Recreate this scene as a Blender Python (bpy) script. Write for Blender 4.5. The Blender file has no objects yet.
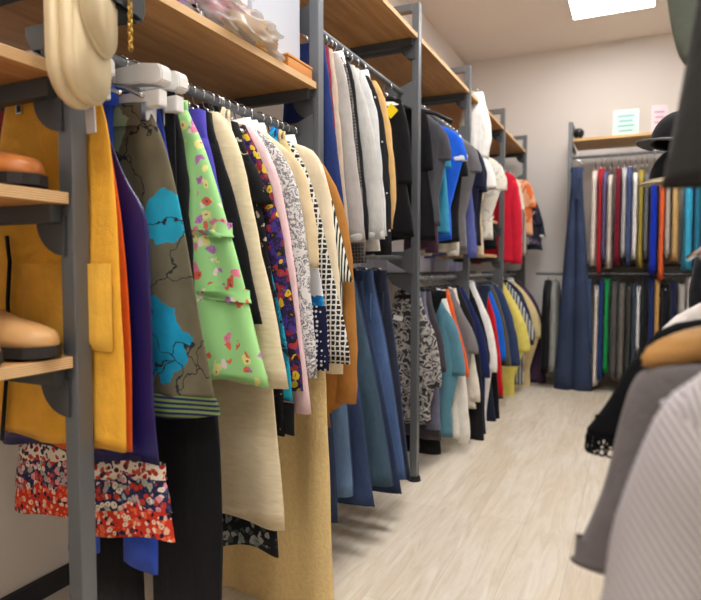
import bpy, bmesh, math, random
from mathutils import Vector, noise, Matrix
C = bpy.context.scene.collection
PI = math.pi
rnd = random.Random(7)
# ------------------------------------------------------------------ camera
F = 600.0; H = 1.05
PITCH = math.atan(32/600.0)
YAW = math.atan(283.5*math.cos(PITCH)/600.0)
cam_d = bpy.data.cameras.new('camera'); cam = bpy.data.objects.new('camera', cam_d); C.objects.link(cam)
cam.location = (0, 0, H); cam.rotation_euler = (PI/2-PITCH, 0, YAW)
cam_d.sensor_width = 36; cam_d.sensor_fit = 'HORIZONTAL'; cam_d.lens = 36*F/701
cam_d.clip_start = 0.02
cam_d.dof.use_dof = True; cam_d.dof.focus_distance = 1.75; cam_d.dof.aperture_fstop = 3.2
bpy.context.scene.camera = cam
sc = bpy.context.scene
sc.view_settings.view_transform = 'Standard'; sc.view_settings.look = 'None'
sc.view_settings.gamma = 1; sc.view_settings.exposure = 0.0
try: sc.view_settings.use_curve_mapping = False
except Exception: pass
_m = cam.rotation_euler.to_matrix()
RT, UP, FW = _m @ Vector((1,0,0)), _m @ Vector((0,1,0)), _m @ Vector((0,0,-1))
def ray(x, y): return FW + RT*((x-350.5)/F) - UP*((y-300)/F)
def at_Y(x, y, Y):
    d = ray(x, y); t = Y/d.y; return Vector((d.x*t, Y, H+d.z*t))
def at_X(x, y, X):
    d = ray(x, y); t = X/d.x; return Vector((X, d.y*t, H+d.z*t))
def at_Z(x, y, Z):
    d = ray(x, y); t = (Z-H)/d.z; return Vector((d.x*t, d.y*t, Z))
# ------------------------------------------------------------------ materials
def lin(c):
    f = lambda v: (v/255/12.92) if v/255 <= .04045 else ((v/255+.055)/1.055)**2.4
    return (f(c[0]), f(c[1]), f(c[2]), 1)
class NT:
    def __init__(s, name, rough=.85, metal=0, spec=.25):
        s.m = bpy.data.materials.new(name); s.m.use_nodes = True
        s.t = s.m.node_tree; s.b = s.t.nodes['Principled BSDF']
        s.b.inputs['Roughness'].default_value = rough; s.b.inputs['Metallic'].default_value = metal
        s.b.inputs['Specular IOR Level'].default_value = spec
        s.co = s.n('ShaderNodeTexCoord').outputs['Object']
    def n(s, k, **kw):
        n = s.t.nodes.new(k)
        for a, v in kw.items(): setattr(n, a, v)
        return n
    def l(s, a, b): s.t.links.new(a, b)
    def map(s, scale=(1,1,1), src=None, rot=(0,0,0), loc=(0,0,0)):
        m = s.n('ShaderNodeMapping'); m.inputs['Scale'].default_value = scale; m.inputs['Rotation'].default_value = rot; m.inputs['Location'].default_value = loc
        s.l(src or s.co, m.inputs['Vector']); return m.outputs[0]
    def noise(s, scale, src=None, detail=3, dist=0, rough=.5):
        n = s.n('ShaderNodeTexNoise'); n.inputs['Scale'].default_value = scale; n.inputs['Detail'].default_value = detail
        n.inputs['Distortion'].default_value = dist; n.inputs['Roughness'].default_value = rough
        s.l(src or s.co, n.inputs['Vector']); return n.outputs
    def vor(s, scale, src=None, feat='F1', rand=1):
        n = s.n('ShaderNodeTexVoronoi', feature=feat); n.inputs['Scale'].default_value = scale; n.inputs['Randomness'].default_value = rand
        s.l(src or s.co, n.inputs['Vector']); return n.outputs
    def wave(s, scale, src=None, direction='X', dist=0, dscale=1, prof='SIN'):
        n = s.n('ShaderNodeTexWave', bands_direction=direction, wave_profile=prof); n.inputs['Scale'].default_value = scale
        n.inputs['Distortion'].default_value = dist; n.inputs['Detail Scale'].default_value = dscale
        s.l(src or s.co, n.inputs['Vector']); return n.outputs
    def ramp(s, fac, stops, const=False):
        r = s.n('ShaderNodeValToRGB'); e = r.color_ramp
        if const: e.interpolation = 'CONSTANT'
        while len(e.elements) < len(stops): e.elements.new(.5)
        for el, (p, c) in zip(e.elements, stops):
            el.position = p; el.color = lin(c) if len(c) == 3 else c
        s.l(fac, r.inputs[0]); return r.outputs[0]
    def mix(s, fac, a, b, mode='MIX'):
        m = s.n('ShaderNodeMix', data_type='RGBA', blend_type=mode)
        if isinstance(fac, (int, float)): m.inputs[0].default_value = fac
        else: s.l(fac, m.inputs[0])
        for v, i in ((a, 6), (b, 7)):
            if isinstance(v, (tuple, list)): m.inputs[i].default_value = lin(v) if len(v) == 3 else v
            else: s.l(v, m.inputs[i])
        return m.outputs[2]
    def math(s, op, a, b=None):
        m = s.n('ShaderNodeMath', operation=op)
        for i, v in enumerate((a, b)):
            if v is None: continue
            if isinstance(v, (int, float)): m.inputs[i].default_value = v
            else: s.l(v, m.inputs[i])
        return m.outputs[0]
    def bump(s, h, strength=.3, dist=.002):
        b = s.n('ShaderNodeBump'); b.inputs['Strength'].default_value = strength; b.inputs['Distance'].default_value = dist
        s.l(h, b.inputs['Height']); s.l(b.outputs[0], s.b.inputs['Normal'])
    def col(s, c):
        if isinstance(c, (tuple, list)): s.b.inputs['Base Color'].default_value = lin(c)
        else: s.l(c, s.b.inputs['Base Color'])
        return s
def sh(c, k): return tuple(max(0, min(255, v*k)) for v in c)
_cache = {}
def solid(c, rough=.9, spec=.15, weave=True, metal=0):
    key = ('solid', c, rough, spec, weave, metal)
    if key in _cache: return _cache[key]
    m = NT('cloth', rough, metal, spec)
    if weave:
        n = m.noise(22, detail=4)[0]
        m.col(m.mix(n, sh(c, .9), sh(c, 1.08)))
        fold = m.noise(11, m.map((1, 1, .3)), 3, .6)[0]; crease = m.noise(26, m.map((1, 1, .8)), 2, 1.2)[0]
        h = m.math('ADD', m.math('MULTIPLY', fold, 7.0), m.math('ADD', m.math('MULTIPLY', crease, 2.2), m.math('MULTIPLY', m.noise(420, detail=2)[0], .8)))
        m.bump(h, .55, .0022)
        m.b.inputs['Sheen Weight'].default_value = .08
    else: m.col(c)
    _cache[key] = m.m; return m.m
def plain(c, rough=.5, metal=0, spec=.4): return solid(c, rough, spec, False, metal)
def denim(c):
    m = NT('denim', .85, 0, .12)
    g_ = sum(c)/3; c = tuple(q*.82+g_*.18 for q in c)
    n = m.noise(5, m.map((1, 1, .5)), 5)[0]; v = m.noise(70, m.map((6, 6, .5)), 3)[0]
    a = m.ramp(n, [(.3, sh(c, .72)), (.55, c), (.72, tuple(min(255, q*1.25+14) for q in c))])
    a = m.mix(m.math('MULTIPLY', v, .3), a, tuple(min(255, q*1.3+40) for q in c))
    fold = m.noise(12, m.map((1, 1, .35)), 3, .8)[0]
    h = m.math('ADD', m.math('MULTIPLY', fold, 9.0), m.wave(260, m.map((1,1,1), rot=(.0,.6,.6)))[0])
    m.col(a); m.bump(h, .5, .002); return m.m
def stripes(c1, c2, scale=25, d='X', prof='SIN', thr=.5):
    m = NT('striped cloth'); w = m.wave(scale, direction=d)[0]
    m.col(m.ramp(w, [(0, c1), (thr, c2)], True)); m.bump(m.noise(400)[0], .3, .001); return m.m
def rib(c, scale=28, d='X', depth=.0035, rot=0):
    m = NT('rib knit', .92, 0, .1); w = m.wave(scale, m.map((1,1,1), rot=(0, rot, 0)), direction=d)[0]
    m.col(m.mix(w, sh(c, .86), sh(c, 1.05))); m.bump(w, .8, depth); return m.m
def dots(c1, c2, scale=60, r=.3, rand=.3):
    m = NT('dotted cloth'); v = m.vor(scale, rand=rand)
    m.col(m.ramp(v[0], [(0, c2), (r, c1)], True)); return m.m
def speckle(c1, c2, scale=60, thr=.5, c3=None, dist=1):
    m = NT('speckled cloth'); n = m.noise(scale, detail=3, dist=dist)[0]
    st = [(0, c1), (thr, c2)] + ([(thr+.1, c3)] if c3 else [])
    m.col(m.ramp(n, st, True)); m.bump(m.noise(300)[0], .3, .001); return m.m
def camo(c1, c2, c3, scale=24):
    m = NT('blotch print'); v = m.noise(scale, detail=1, dist=.3)[0]; e = m.vor(scale*2.2, m.mix(.05, m.co, m.noise(12)[1], 'ADD'))[0]
    a = m.ramp(v, [(0, c1), (.40, c3), (.47, c2), (.53, sh(c1, .7)), (.58, c3), (.66, c1)], True)
    m.col(m.mix(m.ramp(e, [(0, (120,120,120)), (.25, (0,0,0))], True), a, c1)); m.bump(m.noise(11, m.map((1,1,.3)))[0], .5, .012); return m.m
def tweed(c1, c2, scale=1):
    m = NT('woven check')
    a = m.wave(33*scale, direction='X', dist=1.6, dscale=3)[0]; b = m.wave(33*scale, direction='Z', dist=1.6, dscale=3)[0]
    k = m.math('MAXIMUM', a, b)
    m.col(m.ramp(k, [(0, c1), (.78, c2)], True)); m.bump(k, .5, .002); return m.m
def brocade(c1, c2, c3, scale=14):
    m = NT('brocade', .6, 0, .3)
    w = m.wave(scale, m.map(src=None), dist=14, dscale=2.2)[0]; n = m.noise(70, detail=3)[0]; n2 = m.noise(9)[0]
    a = m.mix(n2, c1, c2); a = m.mix(m.ramp(w, [(0, (0,0,0)), (.78, (150,150,150))]), a, c3)
    a = m.mix(m.math('MULTIPLY', n, .35), a, sh(c1, .7)); m.col(a); m.bump(w, .35, .002); return m.m
def floral(base, cols, scale=22, r=.42, stem=None, cover=None):
    m = NT('floral print'); nz = m.noise(40, detail=2)
    off = m.mix(.06/ max(1, scale/20), m.co, nz[1], 'ADD')
    v = m.vor(scale, off); sep = m.n('ShaderNodeSeparateColor'); m.l(v[1], sep.inputs[0])
    k = len(cols); pc = m.ramp(sep.outputs[0], [(i/k, c) for i, c in enumerate(cols)], True)
    mask = m.ramp(v[0], [(0, (255,255,255)), (r, (0,0,0))], True)
    core = m.ramp(v[0], [(0, (255,255,255)), (r*.3, (0,0,0))], True)
    pc = m.mix(core, pc, sh(cols[0], .6))
    if cover is not None:
        big = m.ramp(m.noise(scale*.28, detail=1)[0], [(0, (0,0,0)), (cover, (255,255,255))], True); mask = m.mix(big, (0,0,0), mask)
    b = base
    if stem:
        s = m.noise(scale*1.3, detail=2, dist=2)[0]
        b = m.mix(m.ramp(s, [(0, (0,0,0)), (.58, (255,255,255))], True), base, stem)
    m.col(m.mix(mask, b, pc)); m.bump(m.noise(350)[0], .25, .001); return m.m
def wood(c1, c2, axis='Y', scale=1, rough=.5):
    m = NT('wood', rough, 0, .3)
    s = {'Y': (9, .7, 9), 'X': (.7, 9, 9), 'Z': (9, 9, .7)}[axis]
    g = m.noise(3*scale, m.map(s), 5, 1.2)[0]; k = m.noise(2.5, detail=1)[0]
    a = m.ramp(g, [(.3, c1), (.7, c2)]); a = m.mix(m.ramp(k, [(.62, (0,0,0)), (.72, (120,120,120))]), a, sh(c1, .7))
    m.col(a); m.bump(g, .1, .001); return m.m
def plyedge():
    m = NT('plywood', .55, 0, .3)
    w = m.wave(75, direction='Z')[0]; g = m.noise(3, m.map((9, .7, 9)), 5, 1.2)[0]
    a = m.ramp(g, [(.3, (176,124,72)), (.7, (204,154,98))])
    geo = m.n('ShaderNodeNewGeometry'); sp = m.n('ShaderNodeSeparateXYZ'); m.l(geo.outputs['Normal'], sp.inputs[0])
    side = m.math('LESS_THAN', m.math('ABSOLUTE', sp.outputs[2]), .5)
    e = m.ramp(w, [(.2, (176,136,90)), (.6, (232,196,146))])
    m.col(m.mix(side, a, e)); return m.m
STEEL = NT('grey steel', .42, .55, .5).col((112,116,120)).m
STEEL_D = NT('dark grey steel', .5, .4, .5).col((74,77,80)).m
CHROME = NT('chrome', .22, 1, .5).col((205,207,210)).m
BLACKP = plain((22,22,24), .45); WHITEP = plain((228,226,222), .45); PLY = plyedge()
GOLD = plain((190,150,70), .3, 1)
# ------------------------------------------------------------------ object helpers
def link(name, me, mat, parent=None):
    o = bpy.data.objects.new(name, me); C.objects.link(o)
    if mat is not None: me.materials.append(mat)
    if parent is not None: o.parent = parent
    return o
def obj(name, bm, mat, parent=None, smooth=True, loc=None):
    me = bpy.data.meshes.new(name); bm.normal_update(); bm.to_mesh(me); bm.free()
    if smooth:
        for p in me.polygons: p.use_smooth = True
    o = link(name, me, mat, parent)
    if loc is not None: o.location = loc
    return o
def tag(o, label, cat, group=None, kind=None):
    o['label'] = label; o['category'] = cat
    if group: o['group'] = group
    if kind: o['kind'] = kind
    return o
def thing(name, label, cat, loc, rz=0, group=None):
    o = bpy.data.objects.new(name, None); C.objects.link(o); o.location = loc; o.rotation_euler = (0,0,rz)
    o.empty_display_size = .05
    return tag(o, label, cat, group)
def box(bm, x0, x1, y0, y1, z0, z1, bev=0):
    r = bmesh.ops.create_cube(bm, size=1)
    for v in r['verts']:
        v.co = Vector(((x0+x1)/2+v.co.x*(x1-x0), (y0+y1)/2+v.co.y*(y1-y0), (z0+z1)/2+v.co.z*(z1-z0)))
    if bev:
        es = list({e for v in r['verts'] for e in v.link_edges})
        bmesh.ops.bevel(bm, geom=es, offset=bev, segments=2, affect='EDGES', profile=.6)
def boxo(name, b, mat, parent=None, bev=.002):
    bm = bmesh.new(); box(bm, *b, bev=bev); return obj(name, bm, mat, parent, False)
def tube(bm, pts, r, n=8, ry=None, cap=True, closed=False):
    pts = [Vector(p) for p in pts]; rings = []
    up = None
    for i, p in enumerate(pts):
        a = pts[i-1] if i else (pts[-1] if closed else p); b = pts[(i+1) % len(pts)] if (i < len(pts)-1 or closed) else p
        d = (b-a).normalized()
        if up is None:
            up = Vector((0,1,0)) if abs(d.y) < .9 else Vector((1,0,0))
        s = d.cross(up).normalized(); up = s.cross(d).normalized()
        rr = r[i] if isinstance(r, (list, tuple)) else r
        rings.append([bm.verts.new(p + s*math.cos(2*PI*k/n)*rr + up*math.sin(2*PI*k/n)*(rr if ry is None else ry)) for k in range(n)])
    for i in range(len(rings)-(0 if closed else 1)):
        A, B = rings[i], rings[(i+1) % len(rings)]
        for k in range(n): bm.faces.new((A[k], A[(k+1) % n], B[(k+1) % n], B[k]))
    if cap and not closed:
        bm.faces.new(rings[0][::-1]); bm.faces.new(rings[-1])
def loft(bm, rings, cap0=False, cap1=False):
    vs = [[bm.verts.new(p) for p in r] for r in rings]; n = len(vs[0])
    for A, B in zip(vs, vs[1:]):
        for k in range(n): bm.faces.new((A[k], A[(k+1) % n], B[(k+1) % n], B[k]))
    if cap0: bm.faces.new(vs[0][::-1])
    if cap1: bm.faces.new(vs[-1])
    return vs
def prism(bm, poly, axis, a0, a1):
    def P(u, v, a): return {'X': (a, u, v), 'Y': (u, a, v), 'Z': (u, v, a)}[axis]
    A = [bm.verts.new(P(u, v, a0)) for u, v in poly]; B = [bm.verts.new(P(u, v, a1)) for u, v in poly]; n = len(poly)
    bm.faces.new(A[::-1]); bm.faces.new(B)
    for k in range(n): bm.faces.new((A[k], A[(k+1) % n], B[(k+1) % n], B[k]))
    bmesh.ops.recalc_face_normals(bm, faces=bm.faces)
# ------------------------------------------------------------------ garments
def chaikin(p, it=2):
    for _ in range(it):
        q = [p[0]]
        for a, b in zip(p, p[1:]):
            q.append((a[0]*.75+b[0]*.25, a[1]*.75+b[1]*.25)); q.append((a[0]*.25+b[0]*.75, a[1]*.25+b[1]*.75))
        q.append(p[-1]); p = q
    return p
def resample(p, n):
    L = [0]
    for a, b in zip(p, p[1:]): L.append(L[-1]+math.hypot(b[0]-a[0], b[1]-a[1]))
    out = []; j = 0
    for i in range(n):
        s = L[-1]*i/(n-1)
        while j < len(L)-2 and L[j+1] < s: j += 1
        t = (s-L[j])/max(1e-9, L[j+1]-L[j]); t = min(1, max(0, t))
        out.append((p[j][0]*(1-t)+p[j+1][0]*t, p[j][1]*(1-t)+p[j+1][1]*t))
    return out
def width_at(p, z):
    for a, b in zip(p, p[1:]):
        if (a[1]-z)*(b[1]-z) <= 0 and a[1] != b[1]:
            t = (z-a[1])/(b[1]-a[1]); return a[0]*(1-t)+b[0]*t
    return p[-1][0] if z < p[-1][1] else p[0][0]
def ringpts(w, d, z, n, fold, ph, seed, flat=1):
    out = []
    for k in range(n):
        a = 2*PI*k/n; c, s = math.cos(a), math.sin(a)
        x = w*math.copysign(abs(c)**.85, c); y = d*math.copysign(abs(s)**.8, s)
        f = fold*(math.sin(5*x/max(w,.02)*1.3+ph)+.6*math.sin(11*x/max(w,.02)+ph*2.1))
        nz = noise.noise(Vector((x*9+seed, y*4, z*7)))*fold*1.2
        out.append(Vector((x, y+(f+nz)*abs(s)**.5 + .25*fold*math.sin(3*z*6+ph), z)))
    return out
def body_bm(prof, d, seed, fold=.006, n=36, rows=26, neck_d=.028, hemw=.006):
    p = resample(prof, rows); z0, z1 = p[0][1], p[-1][1]; ph = seed*1.7; rings = []
    for i, (w, z) in enumerate(p):
        v = (z0-z)/max(.01, z0-z1)
        dd = neck_d+(d-neck_d)*min(1, v*5)
        R = ringpts(w, dd, z, n, fold*min(1, v*1.6), ph, seed)
        if i == rows-1:
            for q in R: q.z += hemw*math.sin(q.x*22+ph)
        rings.append(R)
    last = rings[-1]; c = sum(last, Vector())/len(last)
    rings.append([Vector((c.x+(q.x-c.x)*.985, q.y-(q.y-c.y)*.12, q.z+.004)) for q in last])
    rings.append([Vector((c.x+(q.x-c.x)*.98, q.y-(q.y-c.y)*.12, q.z+.03)) for q in last])
    bm = bmesh.new(); loft(bm, rings); return bm
def sleeve_bm(prof, tip, end, side, r, ry, seed, n=14, rows=14, flare=1.0):
    """sleeve hanging along the outer outline of the garment, from the shoulder tip (z) to the cuff (z)"""
    rings = []
    for i in range(rows):
        t = i/(rows-1); z = tip*(1-t)+end*t
        wv = width_at(prof, z); rr = r*(1.05-.25*t)*(1+(flare-1)*t); rr *= (.55+.45*min(1, t*5)); yy = ry*(1-.1*t)*(.6+.4*min(1, t*4))
        cx = wv-rr+.002
        R = []
        for k in range(n):
            a = 2*PI*k/n
            nz = noise.noise(Vector((math.cos(a)*1.5+seed, math.sin(a)*1.5, z*14)))*.006
            R.append(Vector((side*(cx+(rr+nz)*math.cos(a)), (yy+nz)*math.sin(a), z)))
        rings.append(R)
    c = sum(rings[-1], Vector())/n
    rings.append([c+(q-c)*.86 for q in rings[-1]]); rings.append([c+(q-c)*.82+Vector((0,0,.03)) for q in rings[-2]])
    bm = bmesh.new(); vs = loft(bm, rings, cap0=True)
    bmesh.ops.recalc_face_normals(bm, faces=bm.faces); return bm
def band_bm(ringf, z0, z1, grow=.003, n=32):
    bm = bmesh.new(); A, B = ringf(z0), ringf(z1)
    def g(R, k):
        c = sum(R, Vector())/len(R); return [Vector((c.x+(q.x-c.x)*(1+k/max(.03, abs(q.x-c.x))) if abs(q.x-c.x) > .004 else q.x, q.y+math.copysign(k, q.y-c.y), q.z)) for q in R]
    loft(bm, [g(A, 0), g(A, grow), g(B, grow), g(B, 0)]); return bm
SEAM = solid((66,80,108), .9, .1, False)
class Rail:
    def __init__(s, name, Xc, z, axis, Xb, rot, where, Y0=None):
        s.name, s.Xc, s.z, s.axis, s.Xb, s.rot, s.where = name, Xc, z, axis, Xb, rot, where; s.items = []
HANGERS = []
def make_hanger(x, y, zr, rz, style, label, group, hw=.16, drop=.05, lowz=None):
    hz = .062 if style == 'white' else .1
    t = thing('clothes_hanger', label, 'hanger', (x, y, zr-hz), rz, group)
    bm = bmesh.new(); R = .020
    pts = [(math.cos(math.radians(-25+i*20.5))*R, 0, hz+math.sin(math.radians(-25+i*20.5))*R-.003) for i in range(11)]
    pts = [(p[0], 0, p[2]) for p in pts] + [(-.012, 0, hz-.024), (0, 0, hz-.032), (0, 0, .025 if style == 'white' else .04)]
    hk = {'wire': CHROME, 'white': CHROME, 'black': CHROME, 'wood': CHROME}[style]
    tube(bm, pts, .0022, 6); obj('hook', bm, hk, t)
    bm = bmesh.new()
    if style == 'white':
        # wide flat plastic arms with a lower clip bar
        for s in (-1, 1):
            vs = [(s*.0, .046), (s*hw*.55, .048), (s*hw*.93, .040), (s*hw, .030), (s*hw*1.0, .004), (s*hw*.9, -.004), (s*hw*.55, .006), (0, .008)]
            prism(bm, vs, 'Y', -.016, .016)
        es = [e for e in bm.edges]; bmesh.ops.bevel(bm, geom=es, offset=.003, segments=2, affect='EDGES')
        obj('arms', bm, WHITEP, t, False)
        bm = bmesh.new(); box(bm, -hw*.92, hw*.92, -.012, .012, -.046, -.010, .004); obj('clip_bar', bm, WHITEP, t, False)
        for s in (-1, 1):
            bm = bmesh.new(); box(bm, s*hw*.6-.008, s*hw*.6+.008, -.016, .016, -.075, -.035, .002); obj('clip', bm, CHROME, t, False)
    else:
        k = {'wire': .004, 'black': .008, 'wood': .013}[style]; mt = {'wire': CHROME, 'black': BLACKP, 'wood': WOODH}[style]
        P = [(-hw, 0, .04-drop), (-hw*.6, 0, .045-drop*.4), (-.03, 0, .045), (0, 0, .05), (.03, 0, .045), (hw*.6, 0, .045-drop*.4), (hw, 0, .04-drop)]
        Q = []
        for a, b in zip(P, P[1:]):
            for q in range(3): Q.append(tuple(a[j]+(b[j]-a[j])*q/3 for j in range(3)))
        Q.append(P[-1])
        tube(bm, Q, [k*(1.3-.0*i) for i in range(len(Q))], 8, ry=k); obj('arms', bm, mt, t)
    return t
WOODH = wood((176,128,72), (204,158,98), 'X', 1, .4)
def shirt_parts(t, prof, d, seed, mat, spec, zt):
    """parts common to upper-body garments, in the garment's own frame (x outwards, z up from its hem)"""
    nw = prof[0][0]
    if spec.get('collar'):
        k = spec['collar']; cm = spec.get('cmat', mat)
        bm = bmesh.new(); R = []
        hh = {'crew': .012, 'shirt': .038, 'hood': .05}[k]
        for z, f in ((-.012, 1.12), (hh*.5, 1.0), (hh, .9), (hh*.8, .78), (0, .74)):
            R.append([Vector((math.cos(2*PI*j/20)*nw*f, math.sin(2*PI*j/20)*.03*f, zt+z-(.02 if k != 'hood' else 0)*(1-math.sin(2*PI*j/20))*.5)) for j in range(20)])
        loft(bm, R); obj({'crew': 'neckband', 'shirt': 'collar', 'hood': 'collar'}[k], bm, cm, t)
        if k == 'hood':
            bm = bmesh.new(); bmesh.ops.create_uvsphere(bm, u_segments=16, v_segments=10, radius=1)
            for v in bm.verts:
                c = v.co.copy(); v.co = Vector((c.x*.1*(1+.2*c.z), c.y*.022+.026, zt-.05+c.z*.075)) + Vector((0,1,0))*noise.noise(c*2.3+Vector((seed,0,0)))*.01
            obj('hood', bm, mat, t)
def outline(rail, pts, Y):
    out = []
    for x, y in pts:
        if rail.axis == 'Y':
            p = at_Y(x, y, Y); out.append(((p.x-rail.Xc)*(1 if rail.rot == 0 else -1), p.z))
    return out
def garment(rail, kind, pts, mat, label, cat=None, Xb=None, Y=None, sleeve=None, hem=None, ztop=None, neck=.065, d=None, fold=.006, name=None, sr=.045, hanger='wire', collar=None, cmat=None, **kw):
    rail.items.append(dict(kind=kind, pts=pts, mat=mat, label=label, cat=cat, Xb=Xb, Y=Y, sleeve=sleeve, hem=hem, ztop=ztop, neck=neck, d=d, fold=fold, name=name, sr=sr, hanger=hanger, collar=collar, cmat=cmat, kw=kw))
NAMES = {'tee': ('t_shirt', 't-shirt'), 'top': ('long_sleeved_top', 'top'), 'jacket': ('jacket', 'jacket'), 'coat': ('coat', 'coat'), 'hoodie': ('hooded_sweatshirt', 'sweatshirt'), 'dress': ('dress', 'dress'), 'skirt': ('skirt', 'skirt'), 'pants': ('trousers', 'trousers'), 'jeans': ('jeans', 'jeans'), 'shirt': ('shirt', 'shirt'), 'sweater': ('sweater', 'sweater'), 'blouse': ('blouse', 'blouse'), 'vest': ('waistcoat', 'waistcoat'), 'apron': ('apron', 'apron')}
SEED = [0]
def build_garment(rail, g):
    SEED[0] += 1; seed = SEED[0]*3.17
    kind, Y, d, mat = g['kind'], g['Y'], g['d'], g['mat']
    nm, cat = NAMES[kind]; nm = g['name'] or nm; cat = g['cat'] or cat
    zt = g['ztop'] if g['ztop'] is not None else rail.z-.062
    if rail.axis == 'Y':
        o = [(w-g['kw'].get('dx', 0)*(1 if rail.rot == 0 else -1), z) for w, z in outline(rail, g['pts'], Y)]
    else: o = g['prof']
    o = [(max(.03, w), z) for w, z in o if z < zt-.004]
    zb = o[-1][1]
    if g['hem'] is not None and rail.axis == 'Y': zb = min(zb, at_Y(g['pts'][-1][0], g['hem'], Y).z)
    full = chaikin([(g['neck'], zt)] + o, 2)
    full = [(w, z-zb) for w, z in full]; zt -= zb
    base = (rail.Xc+g['kw'].get('dx', 0), Y, zb) if rail.axis == 'Y' else (g['X'], rail.Xc, zb)
    rot = rail.rot + g['kw'].get('turn', 0)
    grp = rail.where
    lab = g['label'] + (' ' + rail.where if len((g['label']+' '+rail.where).split()) <= 16 and not g['kw'].get('nolab') else '')
    t = thing(nm, lab, cat, base, rot, 'clothes hanging ' + grp)
    sl, hem = g['sleeve'], g['hem']
    zy = (lambda y: at_Y(g['pts'][-1][0], y, Y).z-zb) if rail.axis == 'Y' else (lambda z: z-zb)
    if kind in ('tee', 'top', 'jacket', 'coat', 'hoodie', 'shirt', 'sweater', 'blouse'):
        send = zy(sl) if sl is not None else .03
        ins = g['kw'].get('inset', .03)
        tipz = zt-.07
        hz = zy(hem) if hem is not None else 0.0
        bp = []
        wl = None
        for w, z in resample(full, 60):
            if z < hz: break
            k = min(1, max(0, (tipz-.05-z)/.1)); bp.append((w-ins*k, z))
        if hz < full[-1][1]-.005:   # body longer than the sleeve outline
            bw = g['kw'].get('bw', bp[-1][0]); bp.append((bw, (bp[-1][1]*.4+hz*.6))); bp.append((bw+.01, hz))
        bm = body_bm(bp, d, seed, g['fold'], rows=24)
        obj('body', bm, mat, t)
        smat = g['kw'].get('smat', mat)
        for s in (1, -1):
            obj('sleeve', sleeve_bm(full, tipz, send, s, g['sr'], max(.014, d*.85), seed+s, flare=g['kw'].get('flare', 1)), smat, t)
            cf = g['kw'].get('cuff')
            if cf:
                bm = sleeve_bm(full, send+.028, send-.004, s, g['sr']*.92, max(.015, d*.9), seed, rows=4); obj('cuff', bm, cf, t)
        if kind in ('jacket', 'coat', 'shirt') and not g['kw'].get('noplacket'):
            bm = bmesh.new(); N = 14; zs = [zt-.03-(zt-.03-hz)*i/(N-1) for i in range(N)]
            for xx in (0,):
                A = [bm.verts.new((-.016, -(max(d, .02)*1.06+g['fold']*1.1), z)) for z in zs]; B = [bm.verts.new((.016, -(max(d, .02)*1.06+g['fold']*1.1), z)) for z in zs]
                for i in range(N-1): bm.faces.new((A[i], A[i+1], B[i+1], B[i]))
            r = bmesh.ops.extrude_face_region(bm, geom=bm.faces[:]); bmesh.ops.translate(bm, verts=[e for e in r['geom'] if isinstance(e, bmesh.types.BMVert)], vec=(0, .006, 0))
            bmesh.ops.recalc_face_normals(bm, faces=bm.faces)
            obj('placket', bm, mat, t, False)
        if g['kw'].get('eyelet'):
            bm = bmesh.new(); wv = width_at(full, send); rr = g['sr']*.8*g['kw'].get('flare', 1); ry = max(.014, d*.85)*.9
            for row in range(2):
                for k in range(26):
                    a = 2*PI*(k+.5*row)/26; cx, cy = wv-rr+.002+rr*math.cos(a), ry*math.sin(a)
                    tx, ty = -rr*math.sin(a), ry*math.cos(a); L = math.hypot(tx, ty); tx /= L; ty /= L
                    q = .0062 if row == 0 else .0085
                    tube(bm, [(cx+tx*q*math.cos(b), cy+ty*q*math.cos(b), send-.005-row*.012+q*math.sin(b)) for b in [2*PI*i/10 for i in range(10)]], .0018, 5, closed=True)
            obj('eyelet_trim', bm, mat, t)
        if g['kw'].get('seam'):
            bm = bmesh.new(); P = [at_Y(x, y, Y-d*1.15) for x, y in g['kw']['seam']]
            tube(bm, [((p.x-rail.Xc)*(1 if rail.rot == 0 else -1), -d*1.1, p.z-zb) for p in P], .0035, 8); obj('armhole_seam', bm, mat, t)
        shirt_parts(t, full, d, seed, mat, g, zt)
    elif kind in ('dress', 'skirt', 'vest', 'apron'):
        bm = body_bm(full, d, seed, g['fold'], rows=30, neck_d=min(.022, d), n=48, hemw=g['kw'].get('hemw', .008)); obj('body', bm, mat, t)
        if kind == 'skirt':
            bm = bmesh.new(); w0 = g['neck']*1.04; R = [[Vector((math.cos(2*PI*j/24)*w0*f, math.sin(2*PI*j/24)*.026*f, z)) for j in range(24)] for z, f in ((zt-.045, 1.02), (zt-.04, 1.05), (zt+.004, 1.03), (zt+.004, .9))]
            loft(bm, R); obj('waistband', bm, g['kw'].get('wmat', mat), t)
        if kind == 'dress':
            for s in (1, -1):
                bm = bmesh.new(); tube(bm, [(s*.05, -.018, zt-.01), (s*.058, -.008, zt+.025), (s*.058, .008, zt+.025), (s*.05, .018, zt-.01)], .007, 6); obj('shoulder_strap', bm, mat, t)
        # extra tiers: (y_top, y_bottom, extra half width, material, part name)
        for (ya, yb, ex, tm, pn) in g['kw'].get('tiers', []):
            za, zbb = zy(ya), zy(yb); P = []
            for i in range(8):
                z = za+(zbb-za)*i/7; P.append((width_at(full, max(z, .0))+ex*(.35+.65*i/7)*.5+.004, z))
            bm = body_bm(P, d+.007, seed+.3, g['fold']*1.0, rows=10, neck_d=d+.005, n=64, hemw=.008); obj(pn, bm, tm, t)
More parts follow.
